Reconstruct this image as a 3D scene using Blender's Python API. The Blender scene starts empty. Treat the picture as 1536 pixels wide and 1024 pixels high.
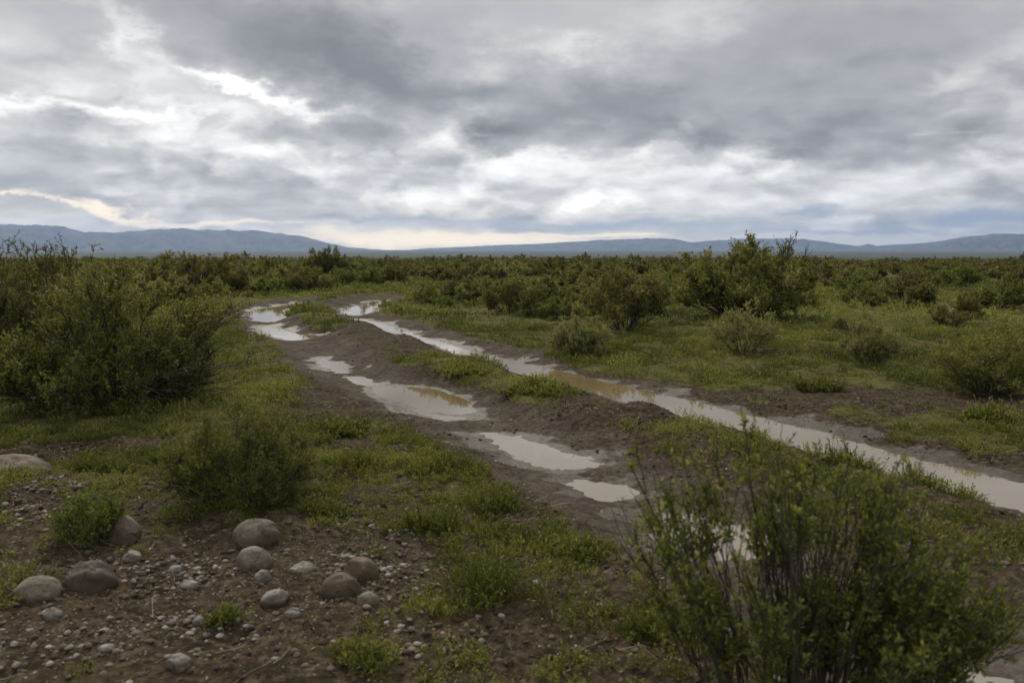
import bpy, math, random
import numpy as np
from math import radians, sin, cos, tan, atan2, pi, sqrt

C = bpy.context.scene.collection
SC = bpy.context.scene

# ---------------------------------------------------------------- camera frame (metres, camera looks along +Y)
EYE = 1.6
FPX = 1280.0                      # focal length in photo pixels (30 mm on a 36 mm wide frame of 1536)
PITCH = math.atan2(139.0, FPX)    # looking slightly down

def ray(px, py):
    u, v = (px - 768.0) / FPX, (512.0 - py) / FPX
    return u, cos(PITCH) + v * sin(PITCH), -sin(PITCH) + v * cos(PITCH)

def gp(px, py, z=0.0):
    """the point of the level ground seen at a photo pixel"""
    x, y, w = ray(px, py)
    t = (z - EYE) / min(w, -1e-4)
    return x * t, y * t

def azel(px, py):
    x, y, w = ray(px, py)
    return atan2(x, y), atan2(w, math.hypot(x, y))

# ---------------------------------------------------------------- numpy noise
def _hash(xi, yi, seed):
    h = (xi.astype(np.uint32) * np.uint32(374761393)) ^ (yi.astype(np.uint32) * np.uint32(668265263)) ^ np.uint32((seed * 974634777) & 0xffffffff)
    h = (h ^ (h >> np.uint32(13))) * np.uint32(1274126177)
    h = (h ^ (h >> np.uint32(16))) * np.uint32(2246822519)
    return ((h ^ (h >> np.uint32(13))) & np.uint32(0xffffff)).astype(np.float64) / 16777215.0

def vnoise(x, y, seed=0):
    x = np.asarray(x, float); y = np.asarray(y, float)
    xf, yf = np.floor(x), np.floor(y)
    fx, fy = x - xf, y - yf
    xi, yi = xf.astype(np.int64) & 0xffffffff, yf.astype(np.int64) & 0xffffffff
    xj, yj = (xi + 1) & 0xffffffff, (yi + 1) & 0xffffffff
    sx, sy = fx * fx * fx * (fx * (fx * 6 - 15) + 10), fy * fy * fy * (fy * (fy * 6 - 15) + 10)
    a, b = _hash(xi, yi, seed), _hash(xj, yi, seed)
    c, d = _hash(xi, yj, seed), _hash(xj, yj, seed)
    return (a + (b - a) * sx) * (1 - sy) + (c + (d - c) * sx) * sy

def fbm(x, y, seed=0, octaves=4, gain=0.5):
    tot, amp, s = 0.0, 1.0, 0.0
    x = np.asarray(x, float); y = np.asarray(y, float)
    for k in range(octaves):
        tot = tot + amp * vnoise(x, y, seed + k * 17)
        s += amp
        amp *= gain
        x, y = (x * 0.8 - y * 0.6) * 2.03 + 11.3, (x * 0.6 + y * 0.8) * 2.03 - 7.7
    return tot / s

def sstep(a, b, x):
    t = np.clip((x - a) / (b - a), 0, 1)
    return t * t * (3 - 2 * t)

# ---------------------------------------------------------------- mesh and material helpers
def mesh_np(name, verts, quads=None, tris=None, mats=(), attrs=None, smooth=False, quad_mat=0, tri_mat=0):
    verts = np.asarray(verts, np.float32).reshape(-1, 3)
    quads = np.zeros((0, 4), np.int64) if quads is None else np.asarray(quads).reshape(-1, 4)
    tris = np.zeros((0, 3), np.int64) if tris is None else np.asarray(tris).reshape(-1, 3)
    me = bpy.data.meshes.new(name)
    nq, nt = len(quads), len(tris)
    me.vertices.add(len(verts)); me.vertices.foreach_set('co', verts.ravel())
    me.loops.add(nq * 4 + nt * 3)
    me.loops.foreach_set('vertex_index', np.concatenate([quads.ravel(), tris.ravel()]).astype(np.int32))
    me.polygons.add(nq + nt)
    me.polygons.foreach_set('loop_start', np.concatenate([np.arange(nq) * 4, nq * 4 + np.arange(nt) * 3]).astype(np.int32))
    mi = np.concatenate([np.broadcast_to(quad_mat, nq), np.broadcast_to(tri_mat, nt)]).astype(np.int32)
    me.polygons.foreach_set('material_index', mi)
    me.polygons.foreach_set('use_smooth', np.full(nq + nt, bool(smooth)))
    for m in mats: me.materials.append(m)
    for k, v in (attrs or {}).items():
        a = me.attributes.new(k, 'FLOAT', 'POINT')
        a.data.foreach_set('value', np.asarray(v, np.float32).ravel())
    me.update(calc_edges=True)
    return me

def link(name, me, parent=None, loc=None, rotz=0.0, scale=None):
    o = bpy.data.objects.new(name, me); C.objects.link(o)
    if parent is not None: o.parent = parent
    if loc is not None: o.location = loc
    if rotz: o.rotation_euler = (0, 0, rotz)
    if scale is not None: o.scale = scale if hasattr(scale, '__len__') else (scale,) * 3
    return o

def tag(o, label=None, cat=None, group=None, kind=None):
    if label: o['label'] = label
    if cat: o['category'] = cat
    if group: o['group'] = group
    if kind: o['kind'] = kind
    return o

class G:
    """small node-graph writer: numbers and sockets mix freely"""
    def __init__(self, tree):
        self.t = tree; self.n = tree.nodes; self.l = tree.links
    def put(self, sock, v):
        if v is None: return
        if hasattr(v, 'is_output'): self.l.new(v, sock)
        else:
            if hasattr(sock.default_value, '__len__') and not hasattr(v, '__len__'): v = (v,) * len(sock.default_value)
            if hasattr(v, '__len__') and len(v) == 3 and len(sock.default_value) == 4: v = tuple(v) + (1,)
            sock.default_value = v
    def node(self, kind, **props):
        n = self.n.new(kind)
        for k, v in props.items(): setattr(n, k, v)
        return n
    def m(self, op, a, b=None, c=None, clamp=False):
        n = self.node('ShaderNodeMath', operation=op, use_clamp=clamp)
        for s, v in zip(n.inputs, (a, b, c)): self.put(s, v)
        return n.outputs[0]
    def add(self, a, b): return self.m('ADD', a, b)
    def sub(self, a, b): return self.m('SUBTRACT', a, b)
    def mul(self, a, b): return self.m('MULTIPLY', a, b)
    def div(self, a, b): return self.m('DIVIDE', a, b)
    def mad(self, a, b, c): return self.m('MULTIPLY_ADD', a, b, c)
    def vec(self, x, y, z=0.0):
        n = self.node('ShaderNodeCombineXYZ')
        for s, v in zip(n.inputs, (x, y, z)): self.put(s, v)
        return n.outputs[0]
    def vm(self, op, a, b=None):
        n = self.node('ShaderNodeVectorMath', operation=op)
        self.put(n.inputs[0], a); self.put(n.inputs[1], b)
        return n.outputs[0]
    def vscale(self, a, s):
        n = self.node('ShaderNodeVectorMath', operation='SCALE')
        self.put(n.inputs[0], a); self.put(n.inputs[3], s)
        return n.outputs[0]
    def sep(self, v):
        n = self.node('ShaderNodeSeparateXYZ'); self.put(n.inputs[0], v)
        return n.outputs
    def noise(self, v, scale, detail=4, rough=0.5, distort=0.0, lac=2.0, color=False, dims='3D'):
        n = self.node('ShaderNodeTexNoise', noise_dimensions=dims)
        self.put(n.inputs['Vector'], v); self.put(n.inputs['Scale'], scale); self.put(n.inputs['Detail'], detail)
        self.put(n.inputs['Roughness'], rough); self.put(n.inputs['Distortion'], distort); self.put(n.inputs['Lacunarity'], lac)
        return n.outputs['Color' if color else 'Fac']
    def voronoi(self, v, scale, feature='F1', out='Distance', rand=1.0):
        n = self.node('ShaderNodeTexVoronoi', feature=feature)
        self.put(n.inputs['Vector'], v); self.put(n.inputs['Scale'], scale); self.put(n.inputs['Randomness'], rand)
        return n.outputs[out]
    def rng(self, v, a, b, c=0.0, d=1.0, kind='SMOOTHSTEP'):
        n = self.node('ShaderNodeMapRange', interpolation_type=kind)
        for s, x in zip(n.inputs, (v, a, b, c, d)): self.put(s, x)
        return n.outputs[0]
    def mix(self, f, a, b, blend='MIX'):
        n = self.node('ShaderNodeMix', data_type='RGBA', blend_type=blend, clamp_factor=True)
        self.put(n.inputs[0], f); self.put(n.inputs[6], a); self.put(n.inputs[7], b)
        return n.outputs[2]
    def ramp(self, f, stops, interp='LINEAR'):
        n = self.node('ShaderNodeValToRGB'); n.color_ramp.interpolation = interp
        e = n.color_ramp.elements
        while len(e) < len(stops): e.new(0.5)
        for x, (p, c) in zip(e, stops): x.position = p; x.color = tuple(c) + (1,) if len(c) == 3 else c
        self.put(n.inputs[0], f)
        return n.outputs[0]
    def attr(self, name):
        return self.node('ShaderNodeAttribute', attribute_name=name).outputs['Fac']
    def bump(self, h, strength, dist, normal=None):
        n = self.node('ShaderNodeBump'); self.put(n.inputs['Strength'], strength); self.put(n.inputs['Distance'], dist)
        self.put(n.inputs['Height'], h)
        if normal is not None: self.l.new(normal, n.inputs['Normal'])
        return n.outputs[0]
    def principled(self, base, rough=0.6, normal=None, **kw):
        n = self.node('ShaderNodeBsdfPrincipled')
        self.put(n.inputs['Base Color'], base); self.put(n.inputs['Roughness'], rough)
        if normal is not None: self.l.new(normal, n.inputs['Normal'])
        for k, v in kw.items(): self.put(n.inputs[k], v)
        return n.outputs[0]
    def out(self, shader, sock='Surface'):
        n = next((x for x in self.n if x.type == 'OUTPUT_MATERIAL'), None) or self.node('ShaderNodeOutputMaterial')
        self.l.new(shader, n.inputs[sock])

def material(name):
    m = bpy.data.materials.new(name); m.use_nodes = True
    m.node_tree.nodes.clear()
    return m, G(m.node_tree)

def srgb(r, g, b):
    f = lambda c: (c / 255 / 12.92) if c <= 10 else ((c / 255 + 0.055) / 1.055) ** 2.4
    return f(r), f(g), f(b)

# ---------------------------------------------------------------- camera
cam_data = bpy.data.cameras.new('camera')
cam_data.sensor_width = 36.0; cam_data.lens = 36.0 * FPX / 1536.0
cam_data.clip_start = 0.05; cam_data.clip_end = 60000
cam_data.dof.use_dof = True; cam_data.dof.focus_distance = 13.0; cam_data.dof.aperture_fstop = 3.5
cam = bpy.data.objects.new('camera', cam_data); C.objects.link(cam)
cam.location = (0, 0, EYE); cam.rotation_euler = (pi / 2 - PITCH, 0, 0)
SC.camera = cam
SC.view_settings.view_transform = 'Standard'; SC.view_settings.look = 'None'
SC.view_settings.exposure = 0.95; SC.view_settings.gamma = 1.0
SC.cycles.use_denoising = True
SC.cycles.max_bounces = 6; SC.cycles.diffuse_bounces = 3; SC.cycles.glossy_bounces = 3
SC.cycles.transmission_bounces = 3; SC.cycles.volume_bounces = 0
SC.cycles.caustics_reflective = False; SC.cycles.caustics_refractive = False
SC.cycles.sample_clamp_indirect = 4.0
# ---------------------------------------------------------------- sky and sun
SUN_AZ, SUN_EL = azel(300, 60)[0], radians(40)     # behind the bright gap up on the left
W = bpy.data.worlds.new('World'); SC.world = W; W.use_nodes = True
W.cycles.sampling_method = 'MANUAL'; W.cycles.sample_map_resolution = 512
W.node_tree.nodes.clear()

def build_sky():
    g = G(W.node_tree)
    d = g.node('ShaderNodeTexCoord').outputs['Generated']
    x, y, z = g.sep(d)
    az = g.m('ARCTAN2', x, y)
    el = g.m('ARCSINE', z)
    # cloud-deck coordinates: the view ray met with a level deck, bent a little so that it stays finite at the horizon
    h = g.add(g.m('MAXIMUM', z, 0.0), 0.15)
    P = g.vec(g.div(x, h), g.div(y, h), 3.1)
    A = g.vec(az, g.mul(el, 1.9), 0.4)
    # slow warp that makes every outline below irregular
    wn = g.noise(P, 0.55, 2, 0.6, color=True, dims='2D')
    wx, wy, wz = g.sep(wn)
    w2 = g.noise(A, 11.0, 5, 0.62, color=True, dims='2D')
    vx, vy, vz = g.sep(w2)
    far = g.rng(el, 0.0, radians(11), 0.30, 1.0)      # perspective: everything shrinks towards the horizon
    azw = g.add(az, g.add(g.mul(g.sub(wx, 0.5), 0.12), g.mul(g.sub(vx, 0.5), 0.15)))
    elw = g.add(el, g.mul(far, g.add(g.mul(g.sub(wy, 0.5), 0.05), g.mul(g.sub(vy, 0.5), 0.075))))

    def blob(px, py, rx, ry, amt, tilt=0.0, sharp=None, warp=True):
        """soft elliptical patch of the deck, centre and radii in photo pixels, as angles"""
        a0, e0 = azel(px, py)
        sx, sy = rx / FPX, ry / FPX
        da, de = g.sub(azw if warp else az, a0), g.sub(elw if warp else el, e0)
        ct, st = cos(radians(tilt)), sin(radians(tilt))
        u = g.mul(g.add(g.mul(da, ct), g.mul(de, st)), 1 / sx)
        v = g.mul(g.sub(g.mul(de, ct), g.mul(da, st)), 1 / sy)
        r2 = g.add(g.mul(u, u), g.mul(v, v))
        if sharp: f = g.rng(r2, 1 + sharp, 1 - sharp)
        else: f = g.m('EXPONENT', g.mul(r2, -1.0))
        return g.mul(f, amt)

    # mean brightness of the deck by elevation (level bands of cloud)
    base = g.rng(el, radians(2), radians(7), 0.56, 0.60)
    base = g.add(base, g.rng(el, radians(9), radians(16), 0.0, -0.12))
    tot = base
    for args in SKY_BLOBS:
        tot = g.add(tot, blob(*args))
    # texture of the deck: broad billows and fine shreds, stretched by perspective
    n1 = g.noise(P, 1.5, 5, 0.5, 0.3, dims='2D')
    n2 = g.noise(P, 5.0, 4, 0.55, 0.2, dims='2D')
    mid = g.rng(el, radians(13), radians(7))          # 1 in the lower, lumpier half
    tot = g.add(tot, g.mul(g.sub(n1, 0.5), g.mad(mid, 0.04, 0.22)))
    tot = g.add(tot, g.mul(g.sub(n2, 0.5), g.mad(mid, 0.17, 0.055)))
    # billows: rounded heaps with lit crests and grey undersides
    B = g.vec(az, g.mul(el, 2.0), 7.0)
    Bw = g.vm('ADD', B, g.vscale(g.vm('SUBTRACT', w2, (0.5, 0.5, 0.5)), 0.075))
    def heap(v):
        n = g.node('ShaderNodeTexVoronoi', feature='F1', voronoi_dimensions='2D')
        g.put(n.inputs['Vector'], v); g.put(n.inputs['Scale'], 9.0); g.put(n.inputs['Detail'], 2.0); g.put(n.inputs['Roughness'], 0.5)
        return n.outputs['Distance']
    q1 = heap(Bw); q2 = heap(g.vm('ADD', Bw, g.vec(0.008, -0.034, 0.0)))
    rel = g.sub(q1, q2)
    patch = g.rng(g.noise(A, 4.0, 2, 0.5, dims='2D'), 0.38, 0.62, 0.25, 1.0)
    tot = g.add(tot, g.mul(g.mul(rel, patch), g.mad(mid, 0.46, 0.05)))
    # light grades
    col = g.ramp(tot, [(0.0, srgb(104, 104, 106)), (0.22, srgb(137, 137, 139)), (0.40, srgb(165, 164, 165)), (0.58, srgb(200, 198, 196)),
                       (0.74, srgb(232, 230, 227)), (0.88, srgb(254, 252, 249)), (1.0, (1.25, 1.24, 1.22))])
    # clear lanes under the deck: cream towards the light, blue-grey to the right
    nk = g.noise(g.vec(az, g.mul(el, 5.0), 2.0), 8.0, 4, 0.6, dims='2D')
    def lane(px, py, rx, ry, amt=1.0, tilt=0):
        b = blob(px, py, rx, ry, 1.0, tilt)
        return g.mul(g.rng(g.add(b, g.mul(g.sub(nk, 0.5), 0.9)), 0.12, 1.0), g.mul(g.rng(el, radians(9), radians(7)), amt))
    for c, items in SKY_LANES:
        for it in items:
            col = g.mix(lane(*it), col, c)
    sky = g.node('ShaderNodeTexSky', sky_type='NISHITA', sun_disc=False, sun_elevation=SUN_EL, sun_rotation=SUN_AZ,
                 altitude=300, air_density=1.0, dust_density=2.0, ozone_density=1.0)
    # the deck lets a little of the clear sky through
    bg = g.node('ShaderNodeBackground')
    g.put(bg.inputs['Strength'], 0.1)
    # an overcast sky is two to three times brighter overhead than low down
    over = g.rng(el, radians(19), radians(65), 6.4, 12.0)
    glow = g.mul(g.rng(el, radians(4.5), radians(0.5)), g.rng(azw, 0.45, 0.05))
    col = g.mix(glow, col, g.mix(1.0, col, (1.45, 1.36, 1.20), 'MULTIPLY'))
    lit = g.mix(0.975, sky.outputs[0], g.vscale(col, over))
    g.l.new(lit, bg.inputs['Color'])
    o = g.node('ShaderNodeOutputWorld')
    g.l.new(bg.outputs[0], o.inputs['Surface'])

# (photo px, py, radius x, radius y, amount, tilt, sharp)
SKY_BLOBS = [
    (335, 120, 72, 13, 0.46, -14), (205, 168, 100, 11, 0.40, 2), (470, 163, 90, 9, 0.24, -12), (165, 45, 26, 60, 0.22, 25), (20, 158, 60, 10, 0.22, 0), (270, 140, 170, 60, 0.06, 0),
    (420, 55, 210, 60, -0.34, -10), (610, 140, 160, 62, -0.34, -16), (60, 90, 90, 60, -0.14, -20), (560, 40, 160, 50, -0.08, 0),
    (870, 172, 155, 46, -0.34, 0), (1240, 195, 160, 52, -0.26, 0), (1050, 120, 260, 70, -0.14, 0), (1350, 100, 260, 110, -0.14, 0), (1150, 40, 200, 50, -0.06, 0),
    (750, 238, 80, 12, 0.27, 0), (840, 252, 110, 12, 0.18, 0), (985, 35, 70, 40, 0.16, 0), (825, 72, 60, 18, 0.18, 0), (690, 205, 40, 30, 0.16, 0), (640, 80, 40, 50, 0.06, 20),
    (540, 212, 70, 24, -0.20, 0), (330, 232, 40, 11, -0.20, 0), (140, 215, 120, 10, -0.12, -4), (430, 298, 130, 20, -0.20, 5), (120, 295, 150, 16, -0.18, -12), (250, 255, 120, 10, -0.10, -10), (60, 250, 90, 40, -0.08, 0),
    (1330, 285, 130, 22, 0.20, 10), (1080, 290, 220, 30, 0.16, 0), (700, 290, 160, 22, 0.14, 0), (1480, 250, 90, 40, -0.10, 0), (560, 305, 60, 14, 0.16, 0), (1230, 325, 40, 8, 0.25, 0), (930, 300, 120, 14, 0.10, 0),
    (560, 326, 180, 6, -0.16, 0),
]
SKY_LANES = [
    (srgb(150, 161, 178), [(900, 335, 200, 7, 0.9), (1180, 314, 60, 12, 0.9), (1490, 326, 110, 12), (1300, 345, 200, 5, 0.7), (640, 330, 130, 4, 0.7)]),
    (srgb(214, 212, 208), [(1150, 362, 500, 8), (1300, 352, 300, 3, 0.6)]),
    (tuple(1.2 * c for c in srgb(250, 236, 208)), [(650, 357, 240, 14), (180, 324, 100, 9, 0.9, -14), (330, 337, 90, 5, 0.8), (60, 300, 50, 4, 0.7, -14), (850, 350, 120, 4, 0.8)]),
]
build_sky()

sun_data = bpy.data.lights.new('sun', 'SUN'); sun_data.energy = 1.5; sun_data.angle = radians(10); sun_data.color = (1.0, 0.93, 0.80)
sun = bpy.data.objects.new('sun', sun_data); C.objects.link(sun)
sun.rotation_euler = (pi / 2 - SUN_EL, 0, pi - SUN_AZ)
# ---------------------------------------------------------------- the lie of the land
def line_w(pts, z=-0.05):
    return np.array([gp(px, py, z) for px, py in pts])

def smooth_line(p, n=4):
    """Catmull-Rom through the points"""
    q = np.vstack([2 * p[0] - p[1], p, 2 * p[-1] - p[-2]])
    out = []
    for i in range(1, len(q) - 2):
        for t in np.arange(n) / n:
            a, b, c, d = q[i - 1], q[i], q[i + 1], q[i + 2]
            out.append(0.5 * (2 * b + (c - a) * t + (2 * a - 5 * b + 4 * c - d) * t * t + (3 * b - a - 3 * c + d) * t ** 3))
    out.append(p[-1])
    return np.array(out)

def smooth_loop(p, it=2):
    for _ in range(it):
        n = np.roll(p, -1, 0)
        p = np.stack([0.75 * p + 0.25 * n, 0.25 * p + 0.75 * n], 1).reshape(-1, 2)
    return p

LEFT_RUT = smooth_line(line_w([(760, 434), (690, 435), (620, 439), (560, 444), (500, 449), (450, 455), (405, 464), (385, 476), (395, 489), (428, 505),
                               (470, 528), (500, 549), (548, 573), (640, 601), (695, 628), (800, 676), (905, 736), (1045, 806), (1230, 900), (1430, 992), (1800, 1160)]))
RIGHT_RUT = smooth_line(line_w([(780, 427), (700, 431), (640, 438), (600, 444), (570, 451), (530, 458), (514, 467), (530, 477), (580, 489), (640, 508), (700, 526), (800, 556),
                                (900, 583), (1000, 608), (1100, 634), (1250, 676), (1400, 714), (1536, 747), (1750, 800), (2200, 910)]))

# puddle outlines in photo pixels
PUDDLES = [
    ('long', [(533, 477), (579, 486), (612, 498), (662, 513), (712, 528), (779, 542), (845, 556), (912, 571), (979, 589), (1024, 597), (1084, 613), (1152, 629),
              (1220, 643), (1288, 663), (1378, 688), (1469, 709), (1536, 723), (1640, 745), (1800, 782), (1800, 836), (1640, 795), (1536, 768), (1469, 752), (1378, 724), (1310, 706),
              (1242, 688), (1174, 670), (1134, 658), (1061, 638), (1002, 624), (945, 608), (905, 594), (879, 584), (845, 575), (812, 569), (762, 556), (712, 539), (672, 526), (645, 516),
              (579, 497), (535, 485)]),
    ('bend', [(510, 466), (530, 458), (560, 452), (582, 449), (578, 453), (562, 458), (558, 467), (547, 472), (533, 474), (518, 472)]),
    ('far', [(465, 453), (440, 455), (410, 460), (380, 464), (373, 471), (382, 481), (400, 484), (420, 483), (424, 477), (418, 470), (428, 463), (450, 459)]),
    ('curve', [(388, 491), (393, 499), (412, 506), (433, 511), (450, 510), (458, 506), (487, 508), (483, 503), (455, 501), (440, 499), (428, 494), (412, 489)]),
    ('first', [(470, 539), (492, 539), (512, 549), (526, 557), (514, 561), (497, 556), (480, 548)]),
    ('second', [(515, 566), (540, 564), (557, 568), (571, 578), (548, 580), (528, 574)]),
    ('third', [(555, 582), (585, 580), (613, 578), (630, 581), (664, 587), (693, 597), (708, 604), (726, 614), (712, 620), (682, 622), (655, 620), (625, 611), (600, 604), (575, 596)]),
    ('thin', [(606, 612), (634, 616), (664, 622), (690, 624), (700, 631), (668, 631), (640, 625), (615, 618)]),
    ('wide', [(709, 648), (730, 645), (748, 647), (787, 657), (828, 669), (855, 678), (880, 684), (921, 696), (905, 703), (860, 703), (812, 704), (785, 692), (767, 681), (735, 667)]),
    ('near', [(846, 724), (875, 722), (905, 724), (946, 729), (962, 741), (950, 752), (905, 755), (878, 742)]),
    ('bush', [(955, 770), (1010, 766), (1080, 775), (1150, 800), (1180, 830), (1130, 846), (1060, 840), (1000, 815)]),
    ('corner', [(1360, 958), (1420, 966), (1490, 1000), (1540, 1050), (1500, 1070), (1430, 1030), (1380, 990)]),
]
WATER_Z = -0.055
POOLS = []
for key, px in PUDDLES:
    p = np.array([gp(a, b, WATER_Z) for a, b in px])
    POOLS.append((key, smooth_loop(p, 2 if key != 'long' else 1)))

def dist_polyline(x, y, P):
    d = np.full(x.shape, 1e9)
    for a, b in zip(P[:-1], P[1:]):
        ab = b - a; L2 = max(ab @ ab, 1e-12)
        t = np.clip(((x - a[0]) * ab[0] + (y - a[1]) * ab[1]) / L2, 0, 1)
        d = np.minimum(d, np.hypot(x - a[0] - t * ab[0], y - a[1] - t * ab[1]))
    return d

def inside(x, y, P):
    c = np.zeros(x.shape, bool)
    for (ax, ay), (bx, by) in zip(P, np.roll(P, -1, 0)):
        if ay == by: continue
        hit = ((ay > y) != (by > y)) & (x < (bx - ax) * (y - ay) / (by - ay) + ax)
        c ^= hit
    return c

def sdist(x, y, P):
    d = dist_polyline(x, y, np.vstack([P, P[:1]]))
    return np.where(inside(x, y, P), -d, d)

TRACK_POLY = np.vstack([LEFT_RUT, RIGHT_RUT[::-1]])

def near_sd(x, y, P, margin, fn):
    """fn evaluated only near P, margin elsewhere"""
    out = np.full(x.shape, margin)
    lo, hi = P.min(0) - margin, P.max(0) + margin
    k = (x > lo[0]) & (x < hi[0]) & (y > lo[1]) & (y < hi[1])
    if k.any(): out[k] = np.clip(fn(x[k], y[k], P), -margin, margin)
    return out

# patches with more (+) or less (-) growth: photo px, py, radii in metres, amount
GROW = [
    (80, 830, 0.75, 0.8, -1.1), (300, 900, 0.8, 0.55, -1.0), (500, 850, 0.5, 0.5, -1.2), (250, 1000, 1.6, 0.4, -1.0), (30, 740, 0.45, 0.5, -1.2), (180, 800, 0.5, 0.3, -0.8),
    (640, 985, 0.7, 0.25, -0.4), (580, 790, 0.5, 0.5, -0.5), (510, 600, 0.6, 1.2, -0.9), (560, 680, 0.5, 0.5, -0.3), (720, 800, 0.6, 0.5, -0.3),
    (460, 800, 0.4, 0.3, -0.4), (740, 880, 0.5, 0.3, 0.5), (690, 790, 0.35, 0.25, 0.5), (660, 705, 0.5, 0.2, 0.6), (530, 690, 0.4, 0.25, 0.5), (400, 650, 0.9, 0.8, 0.3),
    (1400, 850, 1.0, 0.9, -1.3), (1230, 900, 0.8, 0.7, -1.1), (1500, 1000, 0.7, 0.5, -1.0), (1000, 900, 0.6, 0.5, -0.5), (1500, 600, 1.6, 1.0, -0.5), (1330, 610, 1.8, 0.6, -0.55), (1130, 590, 1.2, 0.7, -0.4),
    (1250, 460, 8, 8, 0.5), (860, 480, 4, 2, 0.3), (460, 475, 1.2, 1.6, 1.2), (690, 558, 0.5, 0.8, 0.55), (800, 597, 0.7, 0.45, 0.6), (640, 545, 0.3, 0.6, 0.5), (1150, 655, 0.4, 0.25, 0.5),
    (1230, 690, 0.8, 0.3, 0.7), (1410, 735, 0.7, 0.25, 1.1), (420, 540, 0.7, 2.5, 0.4), (60, 620, 2.0, 1.0, 0.15), (600, 745, 0.9, 0.5, -0.30), (220, 660, 0.7, 0.5, -0.30), (60, 680, 0.6, 0.4, -0.25), (830, 900, 0.4, 0.5, -0.25), (960, 640, 0.6, 0.4, -0.6), (1110, 690, 0.6, 0.35, -0.4),
    (540, 505, 0.7, 1.6, -0.9), (600, 525, 0.5, 1.2, -0.5), (870, 620, 0.4, 0.3, 0.2), (400, 478, 0.5, 1.0, -0.3), (410, 461, 0.6, 0.7, 0.7), (560, 463, 0.5, 0.6, 0.6),
]
GROW_W = [(gp(px, py), rx, ry, a) for px, py, rx, ry, a in GROW]
MOUNDS = [(960, 632, 0.55, 0.32, 0.12), (1090, 668, 0.6, 0.3, 0.08), (540, 498, 0.6, 1.4, 0.14), (600, 522, 0.5, 1.2, 0.13), (690, 556, 0.5, 0.8, 0.11), (800, 597, 0.6, 0.4, 0.09),
          (30, 745, 0.35, 0.35, 0.10), (740, 900, 0.45, 0.3, 0.04), (460, 480, 0.9, 1.5, 0.10), (1380, 620, 1.5, 0.5, 0.08), (1400, 850, 0.8, 0.7, 0.05), (1230, 690, 0.7, 0.28, 0.05), (1400, 738, 0.7, 0.22, 0.05)]
MOUNDS_W = [(gp(px, py), rx, ry, a) for px, py, rx, ry, a in MOUNDS]

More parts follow.
